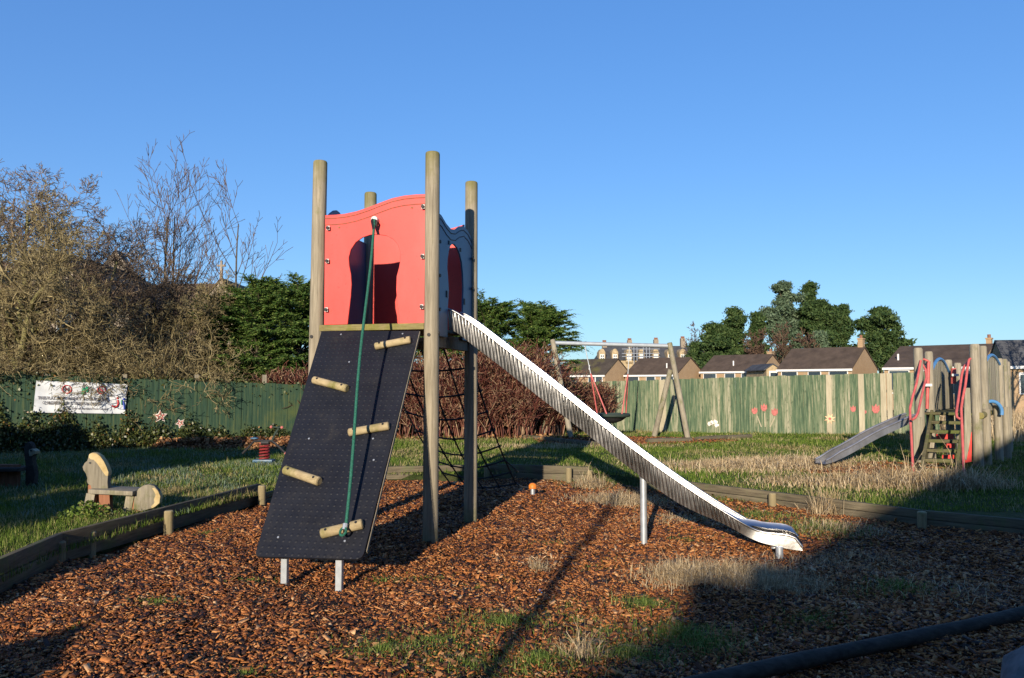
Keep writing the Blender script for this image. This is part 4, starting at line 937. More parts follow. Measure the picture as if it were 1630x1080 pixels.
# ------------------------------------------------------------------ basket swing
Lb = gnd(905, 702, LZ); La = gnd(872, 690, LZ); Rb = gnd(1097, 700, LZ); Ra = gnd(1040, 699, LZ)
YL = (Lb.y); 
LbY = gnd(909, 699, LZ).y; tl = atY(881, 546, LbY + .3); tr = atY(1067, 551, gnd(1097, 700, LZ).y + .1)
sw = thing('basket_swing', tuple((tl + tr) / 2 * 1 - V3(0, 0, (tl.z + tr.z) / 2 - LZ)), 'timber A frame basket swing with grey steel top bar on the back lawn', 'swing')
ftl = gnd(909, 699, LZ); ftl2 = gnd(866, 695, LZ); ftl2 = V3(ftl2.x, ftl2.y + .6, LZ)
ftl2 = atY(866, 690, ftl.y + .9); ftl2.z = LZ
ftr = gnd(1095, 699, LZ); ftr2 = atY(1041, 695, ftr.y + .5); ftr2.z = LZ
def leg(a, b, r=.075): 
    a = Vector(a); b = Vector(b); d = (b - a).normalized(); m = MB(); m.tube([a - d * .1, a, b, b + d * .03], [r, r, r * .93, r * .8], 14); m.build('leg', M['pole2'], sw)
leg(ftl, tl + V3(-.02, -.02, .06)); leg(ftl2, atY(879, 590, tl.y + .25))
leg(ftr, tr + V3(-.02, -.02, .06)); leg(ftr2, atY(1067, 590, tr.y + .15))
m = MB(); bd = (tr - tl).normalized(); m.tube([tl + V3(0, 0, .0) - bd * .02, tr + V3(0, 0, .0) + bd * .02], .055, 14); m.build('top_bar', M['galv2'], sw)
ctr = atY(975, 661, (ftl.y + ftr.y) / 2 + .25); rb = .44
m = MB(); n = 20; rimp = [ctr + V3(rb * math.cos(a), rb * math.sin(a), 0) for a in np.linspace(0, 2 * math.pi, 25)]; m.tube(rimp, .05, 8, caps=False)
bsk = m.build('basket', M['rubber'], sw)
m = MB(); prof = [(rb, 0), (.38, -.06), (.26, -.15), (.1, -.21), (.0, -.22)]; V = []
for r_, z_ in prof:
    for k in range(20): a = 2 * math.pi * k / 20; V.append((ctr.x + r_ * math.cos(a), ctr.y + r_ * math.sin(a), ctr.z + z_))
m.add(V, [(i * 20 + k, (i + 1) * 20 + k, (i + 1) * 20 + (k + 1) % 20, i * 20 + (k + 1) % 20) for i in range(4) for k in range(20)]); m.build('basket_net', M['net'], bsk)
for (hx, up_px) in ((-1, 931), (1, 1003)):
    topp = tl.lerp(tr, (up_px - 881) / (1067 - 881)); 
    jn = topp.lerp(ctr + V3(hx * .36, 0, 0), .42)
    m = MB(); m.tube([topp, jn], .013, 6); m.build('chain', M['galv'], sw)
    for dy in (-1, 1):
        e = ctr + V3(hx * rb * .9 if dy > 0 else hx * rb * .45, dy * rb * (.45 if dy > 0 else .88), .02); m = MB(); m.tube([jn, e], .018, 6); m.build('hanger', M['paintred'], sw)
# swing pit edging
def kerb(a, b, label, r=.07):
    a = Vector(a); b = Vector(b); a.z = b.z = LZ + .03; m = MB(); m.tube([a, a.lerp(b, .33) + V3(0, 0, .01), a.lerp(b, .66), b], [r, r * 1.03, r, r * .97], 10)
    tag(m.build('kerb_log', M['edging'], loc=tuple(a)), label, 'log', 'logs edging the swing pit')
kerb(gnd(820, 697, LZ), gnd(950, 710, LZ), 'long dark log on the lawn left of the swing pit'); kerb(gnd(1030, 706, LZ), gnd(1100, 704, LZ), 'short pale log beneath the right legs of the swing', .09); kerb(gnd(1108, 702, LZ), gnd(1195, 697, LZ), 'thin log running right from the swing legs')

# ------------------------------------------------------------------ far play unit
pu = thing('play_unit', (8.1, 14.2, LZ), 'low timber play unit with red handrails, plank walls and mossy steps on the right', 'play unit')
PD = 1.10; aU = V3(.58, .81, 0).normalized(); sU = V3(.81, -.58, 0).normalized()
def pY(px, py, Y): return atY(px, py, Y)
posts = [(1461, 554, 14.2, .08), (1478, 560, 14.5, .075), (1509, 573, 16.3, .08), (1524, 578, 16.8, .075), (1551, 548, 13.8, .085), (1564, 551, 14.4, .07), (1589, 571, 15.7, .085), (1597, 572, 16.5, .08), (1602, 576, 17.0, .07)]
pp = {}
for k, (px, py, Y, r) in enumerate(posts):
    t = pY(px, py, Y); m = MB(); m.tube([(t.x, t.y, 0), (t.x, t.y, t.z - .03), (t.x, t.y, t.z)], [r, r * .97, r * .8], 14); m.build('post', M['pole2'], pu); pp[k] = t
for (px, Y, zt) in ((1569, 14.25, PD + .05), (1588, 14.9, PD + .1), (1601, 15.5, PD + .05)):
    t = pY(px, 650, Y); m = MB(); m.tube([(t.x, t.y, 0), (t.x, t.y, zt)], .075, 12); m.build('post', M['pole2'], pu)
def plankwall(a, b, z0, z1, arch, n, name='plank_wall', blue=True, thick=.03, side=-1):
    a = Vector((a.x, a.y, 0)); b = Vector((b.x, b.y, 0)); d = b - a; L = d.length; d.normalize(); nrm = Vector((d.y, -d.x, 0)); nrm = nrm if nrm.y < 0 else -nrm
    m = MB(); wd = L / n
    for i in range(n):
        t = (i + .5) / n; zt = z1 + arch * math.sin(math.pi * t); m.box(a + d * (L * t) + V3(0, 0, (z0 + zt) / 2), (wd - .012, thick, zt - z0), (d, nrm, Zv))
    w_ = m.build(name, M['plank'], pu, bevel=.005)
    if blue:
        m = MB(); m.tube([a + d * (L * t) + nrm * .02 + V3(0, 0, z1 + .02 + arch * math.sin(math.pi * t)) for t in np.linspace(0, 1, 12)], .03, 8); m.build('arch_trim', M['bluetrim'], w_)
    return w_
plankwall(pp[1] + aU * .1, pp[2] - aU * .08, PD, 1.82, .26, 11)
plankwall(pp[5] + aU * .08, pp[6] - aU * .08, PD, 1.98, .16, 8)
plankwall(pp[6] + aU * .1, pp[8], PD, 1.95, .05, 5, blue=False)
plankwall(pY(1487, 650, 13.7), pp[4] - aU * .1 + V3(-.12, .1, 0), .25, .9, 0, 2, blue=False) if False else None
# deck
m = MB(); c0 = (pp[0] + pp[4]) / 2; c0.z = PD
for i in range(16): m.box(V3(c0.x, c0.y, PD - .03) + aU * (.1 + i * .16), (1.0, .15, .04), (sU, aU, Zv))
m.build('deck', M['step'], pu, bevel=.004)
m = MB(); m.tube([V3(c0.x, c0.y, PD) + sU * .5 + V3(0, 0, -.05), V3(c0.x, c0.y, PD - .05) + sU * .5 + aU * 2.8], .06, 10); m.build('deck_beam', M['mossbeam'], pu)
# steps: 6 treads between two stringers
sA = pY(1467, 742, 13.0); sA.z = LZ; sB_ = pY(1522, 742, 12.9); sB_.z = LZ
tA = pY(1484, 652, 14.3); tB = pY(1536, 652, 14.0); tA.z = tB.z = PD
for a, b in ((sA, tA), (sB_, tB)):
    m = MB(); m.beam(a, b - V3(0, 0, .05), .05, .2); m.build('stringer', M['step'], pu, bevel=.005)
for i in range(7):
    f_ = (i + .3) / 6.5; a = sA.lerp(tA, f_); b = sB_.lerp(tB, f_); m = MB(); d_ = (b - a).normalized(); bk_ = Vector((-d_.y, d_.x, 0)); m.box((a + b) / 2 + V3(0, 0, 0), ((b - a).length + .02, .16, .055), (d_, bk_, Zv)); m.build('step', M['step'], pu, bevel=.006)
# red handrails
kz = lambda x, y: (1420 + x / 4.5, 540 + y / 4.5)
def rail(pts, Y0, Y1, ymin, ymax, r=.021):
    P = []
    for x, y in pts:
        f_ = (y - ymax) / (ymin - ymax); P.append(atY(*kz(x, y), Y0 + (Y1 - Y0) * f_))
    m = MB(); m.tube(P, r, 10); m.build('handrail', M['paintred'], pu)
rail([(155, 1030), (148, 900), (138, 700), (130, 570), (128, 500), (145, 420), (175, 320), (195, 210), (205, 155)], 12.6, 14.1, 155, 1030)
rail([(145, 578), (165, 565), (185, 530), (205, 440), (230, 330), (245, 280), (240, 220), (212, 175), (200, 150), (230, 145), (262, 160)], 13.2, 14.3, 150, 578)
rail([(515, 980), (508, 800), (500, 600), (495, 500), (505, 430), (525, 330), (538, 220), (550, 150), (562, 140)], 12.4, 13.7, 140, 980)
rail([(490, 575), (465, 560), (460, 530), (475, 430), (490, 320), (500, 250), (515, 200), (540, 170)], 12.9, 13.8, 170, 575)
rail([(262, 160), (255, 330), (250, 500)], 14.4, 14.4, 160, 500, .03); rail([(440, 210), (440, 320)], 16, 16, 210, 320, .05)
for k, (x, y, Y) in enumerate(((258, 330, 14.3), (452, 258, 15.9))):
    p = atY(*kz(x, y), Y); m = MB(); m.box(p, (.14, .03, .05)); m.build('bracket', M['white'], pu, bevel=.004)
# plank fill beside the rails
for (pts, Y, nm) in (([(150, 560), (215, 560), (222, 600), (190, 780), (160, 880)], 13.9, 'plank_cheek'), ([(525, 350), (560, 350), (570, 660), (555, 760), (535, 870), (520, 860)], 13.6, 'plank_cheek')):
    o = atY(*kz(*pts[0]), Y); pl_ = [((atY(*kz(x, y), Y) - o).x, (atY(*kz(x, y), Y) - o).z) for x, y in pts]; m = MB(); m.prism(pl_, o, V3(1, 0, 0), Zv, .04); m.build(nm, M['plank'], pu, bevel=.005)
# red lower panels
for (pts, Y) in (([(375, 750), (450, 750), (450, 780), (380, 780)], 15.0), ([(360, 830), (445, 830), (445, 868), (360, 868)], 14.8), ([(320, 680), (440, 680), (440, 718), (320, 718)], 15.2), ([(500, 890), (570, 880), (572, 665), (556, 665), (552, 800), (530, 850)], 13.75), ([(622, 650), (634, 650), (636, 870), (626, 880)], 14.0)):
    o = atY(*kz(*pts[0]), Y); pl_ = [((atY(*kz(x, y), Y) - o).x, (atY(*kz(x, y), Y) - o).z) for x, y in pts]; m = MB(); m.prism(pl_, o, V3(1, 0, 0), Zv, .02); m.build('red_panel', M['red'], pu, bevel=.002)
# blue arch at deck level on the right
p = atY(*kz(715, 530), 14.7); e = V3(.5, .86, 0).normalized()
m = MB(); m.tube([p + V3(1, 0, 0) * (.19 * math.cos(a)) + Zv * (.02 + .2 * math.sin(a)) for a in np.linspace(math.pi, -.3, 14)], .032, 8); m.build('arch_trim', M['bluetrim'], pu)
# its slide
q0 = atY(1451, 664, 14.2); q1 = atY(1306, 734, 13.6); sdv = V3(q1.x - q0.x, q1.y - q0.y, 0).normalized(); sp_ = Vector((-sdv.y, sdv.x, 0)); prof = []
prl = [(0, q0.z), (.12, q0.z - .08), (.45, atY(1400, 692, 14.0).z), (.75, atY(1345, 718, 13.75).z), (.9, .33), (1, q1.z)]
Lq = (V3(q1.x, q1.y, 0) - V3(q0.x, q0.y, 0)).length; m = MB(); V = []; tt = np.linspace(0, 1, 24)
zz = np.interp(tt, [a for a, b in prl], [b for a, b in prl]); zz = sm(zz, 2)
cr2 = [(-.13, .13), (-.13, 0), (.13, 0), (.13, .13)]
for t_, z_ in zip(tt, zz):
    k_ = 1 if t_ < .85 else 1 - (t_ - .85) * 3.5
    for yy, h_ in cr2: p = V3(q0.x, q0.y, 0) + sdv * (Lq * t_) + sp_ * yy; V.append((p.x, p.y, z_ - .06 + h_ * k_))
m.add(V, [(a * 4 + j, a * 4 + j + 1, (a + 1) * 4 + j + 1, (a + 1) * 4 + j) for a in range(23) for j in range(3)]); s2 = m.build('slide', M['steeldark'], pu, ang=50)
for yy in (-.13, .13):
    m = MB(); m.tube([V3(q0.x, q0.y, 0) + sdv * (Lq * t_) + sp_ * yy + V3(0, 0, z_ - .06 + .13 * (1 if t_ < .85 else 1 - (t_ - .85) * 3.5)) for t_, z_ in zip(tt, zz)], .02, 8); m.build('rim', M['steeldark'], s2)
gq = V3(q0.x, q0.y, 0) + sdv * (Lq * .92); m = MB(); m.tube([V3(gq.x, gq.y, 0), V3(gq.x, gq.y, zz[-3] - .06)], .035, 10); m.build('leg', M['pole2'], s2)

# ------------------------------------------------------------------ houses
def solve_house(pxR, pxL, pxB, Y, th, ):
    c = math.cos(th); s = math.sin(th); FR = V3((pxR - CX) / F * Y, Y, 0); k = (pxL - CX) / F
    # (FR.x - L c) = k (Y + L s)
    L = (FR.x - k * Y) / (c + k * s); k2 = (pxB - CX) / F; W = (k2 * Y - FR.x) / (s - k2 * c) if abs(s - k2 * c) > 1e-3 else 7
    return FR, L, W
def house(name, pxR, pxL, pxB, Y, th, y_eave, y_ridge, label, roof, wall, windows=(), chimney=None, group=None, z0=-.4, over=.18, wz=None, vent=None):
    FR, L, W = solve_house(pxR, pxL, pxB, Y, th); W = abs(W); ze = atY(pxR, y_eave - 3.5, Y).z; zr = atY(pxR, y_ridge, Y + W / 2 * math.cos(th)).z
    ax = V3(-math.cos(th), math.sin(th), 0); bx = V3(math.sin(th), math.cos(th), 0)      # along the ridge (to the left), and to the back
    t = thing(name, (FR.x, FR.y, z0), label, 'house', group); FR = V3(FR.x, FR.y, 0)
    P = lambda a, b, z: FR + ax * a + bx * b + V3(0, 0, z)
    m = MB(); V = [P(0, 0, z0), P(0, W, z0), P(0, W, ze), P(0, W / 2, zr - .08), P(0, 0, ze), P(L, 0, z0), P(L, W, z0), P(L, W, ze), P(L, W / 2, zr - .08), P(L, 0, ze)]
    m.add([tuple(p) for p in V], [(0, 1, 2, 3, 4), (9, 8, 7, 6, 5), (0, 4, 9, 5), (1, 6, 7, 2), (4, 3, 8, 9), (3, 2, 7, 8)]); m.build('wall', wall, t, smooth=False)
    m = MB(); sl_ = (zr - ze) / (W / 2); e0 = -over; eo = -over * sl_
    for (b0, z0_, b1, z1_) in ((-over, ze + eo, W / 2, zr), (W + over, ze + eo, W / 2, zr)):
        q_ = [P(-.06, b0, z0_), P(L + .06, b0, z0_), P(L + .06, b1, z1_), P(-.06, b1, z1_)]; V = [tuple(p) for p in q_] + [tuple(p + V3(0, 0, .09)) for p in q_]
        m.add(V, [(0, 1, 2, 3), (7, 6, 5, 4), (0, 4, 5, 1), (1, 5, 6, 2), (2, 6, 7, 3), (3, 7, 4, 0)])
    rf = m.build('roof', roof, t, smooth=False)
    m = MB(); m.beam(P(-.08, -over - .02, ze + eo - .02), P(L + .08, -over - .02, ze + eo - .02), .05, .17); m.build('fascia', M['fascia'], t)
    for (x0, x1, zb, zt_) in windows:
        a0 = L * (1 - x1); a1 = L * (1 - x0); top_ = ze - .12 if zt_ is None else zt_; m = MB(); m.box(P((a0 + a1) / 2, -.03, (zb + top_) / 2), (abs(a1 - a0), .06, top_ - zb), (ax, bx, Zv)); wf = m.build('window', M['fascia'], t)
        npn = max(1, int(abs(a1 - a0) / .9)); m = MB()
        for i in range(npn):
            wd = abs(a1 - a0) / npn; m.box(P(min(a0, a1) + wd * (i + .5), -.065, (zb + top_) / 2 - .03), (wd - .14, .02, top_ - zb - .22), (ax, bx, Zv))
        m.build('pane', M['glass'], wf)
    if vent is not None:
        for va, vb in vent: q_ = P(L * (1 - va), W / 2 * vb, ze + (zr - ze) * vb); m = MB(); m.tube([q_, q_ + V3(0, 0, .55)], .07, 8); m.build('vent_pipe', M['fascia'], rf)
    if chimney:
        a_, b_, h_, sz = chimney; q_ = P(a_, W * b_, 0); m = MB(); m.box((q_.x, q_.y, (ze + zr + h_) / 2), (sz, sz * 1.3, zr + h_ - ze), (ax, bx, Zv)); m.box((q_.x, q_.y, zr + h_ + .04), (sz + .1, sz * 1.3 + .1, .1), (ax, bx, Zv)); ch = m.build('chimney', wall, rf)
        m = MB(); m.tube([(q_.x, q_.y, zr + h_ + .08), (q_.x, q_.y, zr + h_ + .35)], .12, 8); build_each(m, 'chimney_pot', M['brickred'], ch)
    return t, P, L, W, ze, zr
TH = R(42); GB = 'brick bungalows beyond the back fence'
W5 = ((.05, .28, .9, None), (.42, .6, .9, None), (.70, .95, .9, None))
house('bungalow', 963, 895, 1004, 80, TH, 600, 572, 'mossy roofed bungalow farthest left above the fence, with the swing chains before it', M['roofmoss'], M['brick'], ((.1, .4, .4, None), (.62, .95, .3, None)), group=GB, vent=((.55, .3),))
house('bungalow', 1077, 995, 1121, 78, TH, 599.5, 570, 'bungalow behind the right swing legs with wide buff gable', M['roof'], M['brick'], W5, group=GB, vent=((.72, .35),))
house('bungalow', 1209, 1115, 1250, 76, TH, 594, 565, 'bungalow between the swing and the tall pines, one white roof vent', M['roof'], M['brick'], W5, chimney=(.35, .55, .25, .5), group=GB, vent=((.5, .3),))
house('bungalow', 1356, 1238, 1396, 63, TH, 590, 553.5, 'large bungalow with tall gable chimney under the dark pines', M['roof'], M['brick'], W5, chimney=(.3, .52, .7, .4), group=GB)
house('bungalow', 1560, 1407, 1600, 55, TH, 587, 549, 'long roofed bungalow directly behind the red railed play unit', M['roof'], M['brick'], W5, chimney=(.3, .55, .45, .35), group=GB, vent=((.1, .3),))
# small gabled porch
def gablefront(name, px0, px1, ybot, yeave, ypeak, Y, depth, label, wall, roof, mats=True, z0=-.4):
    a = atY(px0, yeave, Y); b = atY(px1, yeave, Y); pk = atY((px0 + px1) / 2, ypeak, Y); t = thing(name, ((a.x + b.x) / 2, Y, z0), label, 'house')
    w_ = b.x - a.x; m = MB(); m.prism([(0, z0), (w_, z0), (w_, a.z), (w_ / 2, pk.z), (0, a.z)], V3(a.x, Y, 0), V3(1, 0, 0), Zv, depth); m.build('wall', wall, t, smooth=False)
    m = MB()
    for sx, x0_ in ((1, a.x), (-1, b.x)):
        o_ = .25; sl_ = (pk.z - a.z) / (w_ / 2); q_ = [V3(x0_ - sx * o_, Y - .1, a.z - o_ * sl_ + .03), V3((a.x + b.x) / 2, Y - .1, pk.z + .03), V3((a.x + b.x) / 2, Y + depth, pk.z + .03), V3(x0_ - sx * o_, Y + depth, a.z - o_ * sl_ + .03)]
        V = [tuple(p) for p in q_] + [tuple(p + V3(0, 0, .1)) for p in q_]; m.add(V, [(0, 1, 2, 3), (7, 6, 5, 4), (0, 4, 5, 1), (1, 5, 6, 2), (2, 6, 7, 3), (3, 7, 4, 0)])
    m.build('roof', roof, t, smooth=False); return t, a, b, pk
t, a, b, pk = gablefront('porch_gable', 1220, 1241, 605, 588, 581, 70, 6, 'small sandy gable with blue window between two bungalows', M['gold'], M['slate'])
m = MB(); m.box(((a.x + b.x) / 2, 69.95, a.z - .6), (.75, .08, .9)); wf = m.build('window', M['fascia'], t); m = MB(); m.box(((a.x + b.x) / 2, 69.9, a.z - .62), (.55, .03, .6)); m.build('pane', M['glass'], wf)
# brick house at the right edge
t, P_, L_, W_, ze, zr = house('brick_house', 1700, 1601, 1740, 46, R(12), 583, 543, 'brick house at the right edge of the photo with mossy slate roof', M['slate'], M['brick'], ((.20, .5, 1.0, 2.3),), z0=-.4)
# red roofed cottage left of the bungalows
house('cottage', 925, 888, 940, 110, R(30), 598, 583, 'small red tiled cottage peeping out behind the cypress', M['roofred'], M['brickred'], chimney=(2.2, .5, .5, .8))
# honey stone terrace with dormers
Yt = 130; zE = atY(950, 574, Yt).z; zR = atY(950, 551, Yt + 4).z; x0 = atY(950, 570, Yt).x; x1 = atY(1150, 570, Yt).x
t = thing('stone_terrace', ((x0 + x1) / 2, Yt, -.4), 'long honey stone terrace with dormers and chimneys beyond the bungalows', 'building')
m = MB(); m.box(((x0 + x1) / 2, Yt + 4, (zE - .4) / 2), (x1 - x0, 8, zE + .4)); m.build('wall', M['gold'], t, smooth=False)
m = MB(); m.add([(x0, Yt - .2, zE), (x1, Yt - .2, zE), (x1, Yt + 4, zR), (x0 + 1.6, Yt + 4, zR), (x0, Yt + 8, zE), (x1, Yt + 8, zE)], [(0, 1, 2, 3), (4, 3, 2, 5), (0, 3, 4), (1, 5, 2), (0, 4, 5, 1)]); trf = m.build('roof', M['slate'], t, smooth=False)
for px, wdn in ((958.5, 1), (979, 1), (1001.5, 0), (1021.5, 0), (1044, 0), (1067, 1), (1087, 1)):
    c = atY(px, 566, Yt - .5); wd = 1.05; m = MB(); m.prism([(-wd / 2, -1.2), (wd / 2, -1.2), (wd / 2, .55), (wd * .25, 1.0), (0, 1.12), (-wd * .25, 1.0), (-wd / 2, .55)], c, V3(1, 0, 0), Zv, 3.2)
    dm = m.build('dormer', M['gold'], t, smooth=False)
    m = MB(); m.box((c.x, Yt - .55, c.z - .35), (.72, .08, 1.0)); wf = m.build('window', M['fascia'], dm)
    m = MB()
    for sx in (-.16, .16):
        for sz in (-.22, .22): m.box((c.x + sx, Yt - .61, c.z - .35 + sz), (.2, .03, .32))
    m.build('pane', M['glass'] if wdn else M['fascia'], dm)
for px, py in ((962, 545), (1002, 542), (1044, 541), (1086.5, 539)):
    c = atY(px, py, Yt + 4); m = MB(); m.box((c.x, Yt + 4, (zR + c.z) / 2 - .4), (.75, 1.0, c.z - zR + .8)); ch = m.build('chimney', M['stone'], trf)
    m = MB(); [m.tube([(c.x + dx, Yt + 4, c.z - .02), (c.x + dx, Yt + 4, c.z + .35)], .11, 8) for dx in (-.22, 0, .22)]; build_each(m, 'chimney_pot', M['brickred'], ch)
sc_ = thing('scaffolding', (atY(1025, 570, Yt - 2).x, Yt - 2, -.4), 'thin grey scaffolding against the middle of the stone terrace', 'scaffold'); m = MB()
for px in (1009, 1014, 1024, 1029, 1034): p = atY(px, 552, Yt - 2); m.tube([(p.x, p.y, -.4), tuple(p)], .07, 5)
build_each(m, 'upright', M['galv'], sc_); m = MB()
for py in (556, 563, 568): m.tube([atY(990, py, Yt - 2), atY(1050, py, Yt - 2)], .06, 5)
build_each(m, 'ledger', M['galv'], sc_)
# chapel at left behind the hawthorns
def chapel(px_peak, py_peak, px0, px1, y_eave, Y, depth, label, cross, roof, wall):
    t, a, b, pk = gablefront('chapel', px0, px1, 0, y_eave, py_peak, Y, depth, label, wall, roof); t['category'] = 'chapel'
    if cross:
        m = MB(); m.box((pk.x, Y + .1, pk.z + .25), (.16, .16, .5)); m.box((pk.x, Y + .1, pk.z + .75), (.12, .12, .8)); m.box((pk.x, Y + .1, pk.z + .85), (.5, .11, .12)); m.build('cross_finial', wall, t, bevel=.02)
    return t
chapel(350, 446, 322, 380, 482, 45, 10, 'stone gable topped with a carved cross behind the cypress', True, M['roofchapel'], M['stone'])
m = MB(); 
p0_ = atY(205, 470, 47); p1_ = atY(348, 452, 46); t = thing('chapel_roof_range', (p0_.x, 47, -.4), 'long brown stone roof behind the hawthorn thicket, left of the cross gable', 'building')
xa = atY(215, 500, 46).x; xb = atY(350, 500, 46).x; ze_ = atY(250, 500, 46).z; zr_ = atY(290, 455, 50).z
m.box(((xa + xb) / 2, 49, ze_ / 2 - .2), (xb - xa, 7, ze_ + .4)); m.build('wall', M['stone'], t, smooth=False)
m = MB(); m.add([(xa, 45.2, ze_ - .1), (xb, 45.2, ze_ - .1), (xb, 49, zr_), (xa, 49, zr_), (xa, 52.8, ze_ - .1), (xb, 52.8, ze_ - .1)], [(0, 1, 2, 3), (4, 3, 2, 5), (0, 3, 4), (1, 5, 2), (0, 4, 5, 1)]); m.build('roof', M['roofchapel'], t, smooth=False)
t, a, b, pk = gablefront('stone_house', -70, 205, 0, 500, 398, 36, 9, 'pale rubble stone gable house hidden behind the hawthorn trees', M['stone'], M['roofchapel'])
for px, py in ((45, 520), (105, 515), (160, 520)):
    c = atY(px, py, 35.9); m = MB(); m.box((c.x, 35.95, c.z), (.9, .1, 1.3)); wf = m.build('window', M['fascia'], t); m = MB(); m.box((c.x, 35.88, c.z), (.7, .04, 1.05)); m.build('pane', M['glass'], wf)
bc = atY(182, 428, 44); t = thing('bellcote', (bc.x, 44, -.4), 'dark stone bellcote with twin arches seen through the bare twigs', 'bellcote')
m = MB()
for sx in (-.5, 0.5): m.box((bc.x + sx, 44, (bc.z - .6) / 2), (.35, .8, bc.z + .2))
m.prism([(-.85, -.6), (.85, -.6), (.6, .3), (0, 1.1), (-.6, .3)], bc, V3(1, 0, 0), Zv, .8); m.box((bc.x, 44.3, (bc.z - 2) / 2), (1.6, 1.2, bc.z - 1.5)); m.build('tower', M['stone'], t, smooth=False)

# ------------------------------------------------------------------ vegetation
def rnd_perp(d, rr):
    a = Vector((rr.gauss(0, 1), rr.gauss(0, 1), rr.gauss(0, 1))); a = a - d * a.dot(d); return a.normalized()
def grow(S_, rr, p, d, L, r, lv, P_):
    n = max(2, int(L / P_['seg'][lv])); q = Vector(p); dd = Vector(d); st = L / n
    for i in range(n):
        r0 = r * (1 - .75 * i / n); r1 = r * (1 - .75 * (i + 1) / n)
        dd = (dd + rnd_perp(dd, rr) * P_['jit'][lv] + Vector((0, 0, P_['up'][lv]))).normalized(); q2 = q + dd * st
        S_.append((*q, max(r0, P_['rmin']), *q2, max(r1, P_['rmin'])))
        if lv + 1 < len(P_['n']) and (i + 1) / n > P_['start'][lv]:
            k = P_['n'][lv] / n / (1 - P_['start'][lv]); c = int(k) + (rr.random() < k - int(k))
            for _ in range(c):
                ang = R(P_['ang'][lv]) * rr.uniform(.7, 1.3); cd = (dd * math.cos(ang) + rnd_perp(dd, rr) * math.sin(ang)).normalized()
                grow(S_, rr, q2, cd, L * P_['ratio'][lv] * rr.uniform(.5, 1.15) * (1.15 - .55 * i / n), r1 * .62, lv + 1, P_)
        q = q2
def bare_tree(name, base, H, r, P_, label, cat, twig, bark, seed, group=None, lean=(0, 0), trunk_n=1, spread=0, lvtrunk=1):
    rr = random.Random(seed); base = Vector(base); t = thing(name, tuple(base), label, cat, group); S_ = []
    for k in range(trunk_n):
        b = base + V3(rr.uniform(-spread, spread), rr.uniform(-spread, spread) * .5, 0); dl_ = Vector((lean[0] + rr.uniform(-.3, .3) * (trunk_n > 1) * (.45 if trunk_n == 3 else 1), lean[1] + rr.uniform(-.2, .2) * (trunk_n > 1), 1)).normalized()
        grow(S_, rr, b, dl_, H * rr.uniform(.85, 1), r, 0, P_)
    A_ = np.array(S_); thick = A_[:, 3] > r * .28
    m = MB(); m.segs(A_[thick], 6); m.build('trunk', bark, t); m = MB(); m.segs(A_[~thick], 3); m.build('crown', twig, t); return t, len(S_)
HAW = dict(seg=[.35, .28, .2, .15, .12], jit=[.16, .30, .36, .40, .4], up=[.02, .03, .03, .02, .01], n=[20, 10, 7, 4.5, 0], start=[.12, .15, .1, .1, 0], ang=[52, 50, 48, 45, 40], ratio=[.52, .5, .5, .55, 0], rmin=.0055)
tot = 0
GH = 'bare hawthorn trees along the left fence'
for i, (px, Y, H, sd_, twig, lab) in enumerate(((-55, 20.0, 5.9, 1, 'twigolive', 'bare mossy hawthorn at the far left edge of the photo'), (22, 19.8, 5.9, 2, 'twigolive', 'bare olive twigged hawthorn above the left end of the banner'), (85, 20.4, 6.3, 3, 'twigbrown', 'bare hawthorn with pale double trunk rising behind the banner'), (150, 21.2, 5.8, 4, 'twigbrown', 'rounded brown twigged hawthorn right of the banner'), (200, 22.0, 5.0, 6, 'twigbrown', 'smaller bare hawthorn beside the tall ash sapling'), (250, 21.5, 4.2, 7, 'twigbrown', 'low spreading hawthorn in front of the chapel roof'), (310, 21.3, 3.9, 8, 'twigolive', 'lowest bare hawthorn, next to the cross gable'))):
    b = atY(px, 600, Y); t, n = bare_tree('hawthorn_tree', (b.x, b.y, LZ), H * 1.0, .13, HAW, lab, 'tree', M[twig], M['barkgreen'], sd_, GH); tot += n
SHR = dict(seg=[.25, .2, .15, .12], jit=[.25, .33, .38, .4], up=[-.03, .0, -.01, 0], n=[9, 6, 4.5, 0], start=[.2, .1, .1, 0], ang=[50, 50, 45, 40], ratio=[.5, .5, .5, 0], rmin=.0055)
for i, (px, Y, H, sd_, lab) in enumerate(((245, 18.95, 2.6, 11, 'tangled tan shrub arching over the fence right of the banner'), (305, 19.3, 2.7, 12, 'twiggy shrub leaning over the fence beside the cypress'), (190, 19.4, 2.5, 13, 'low pale twiggy shrub directly above the right end of the banner'), (120, 19.2, 2.5, 15, 'low olive shrub growing over the fence top behind the banner'), (25, 17.95, 2.4, 14, 'scrambling bare shrub spilling over the fence left of the banner'))):
    b = atY(px, 600, Y); t, n = bare_tree('thicket_shrub', (b.x, b.y, LZ), H, .045, SHR, lab, 'shrub', M['twigolive'], M['barkgreen'], sd_, 'bare shrubs over the left fence', trunk_n=11, spread=.8); tot += n
ASH = dict(seg=[.5, .4, .3, .25], jit=[.03, .035, .05, .06], up=[.01, .09, .08, .06], n=[14, 6, 3, 0], start=[.2, .2, .15, 0], ang=[34, 30, 30, 30], ratio=[.50, .36, .42, 0], rmin=.0065)
for px, Y, H, sd_, lab in ((262, 23, 7.3, 21, 'tallest bare ash sapling standing left of the cross gable'), (386, 22.5, 6.2, 25, 'slim bare ash sapling rising right of the cross gable')):
    b = atY(px, 600, Y); t, n = bare_tree('ash_sapling', (b.x, b.y, LZ), H, .06, ASH, lab, 'tree', M['twiggrey'], M['bark'], sd_, 'bare ash saplings', lean=(-.02, 0), trunk_n=3 if sd_ == 21 else 1, spread=.12); tot += n
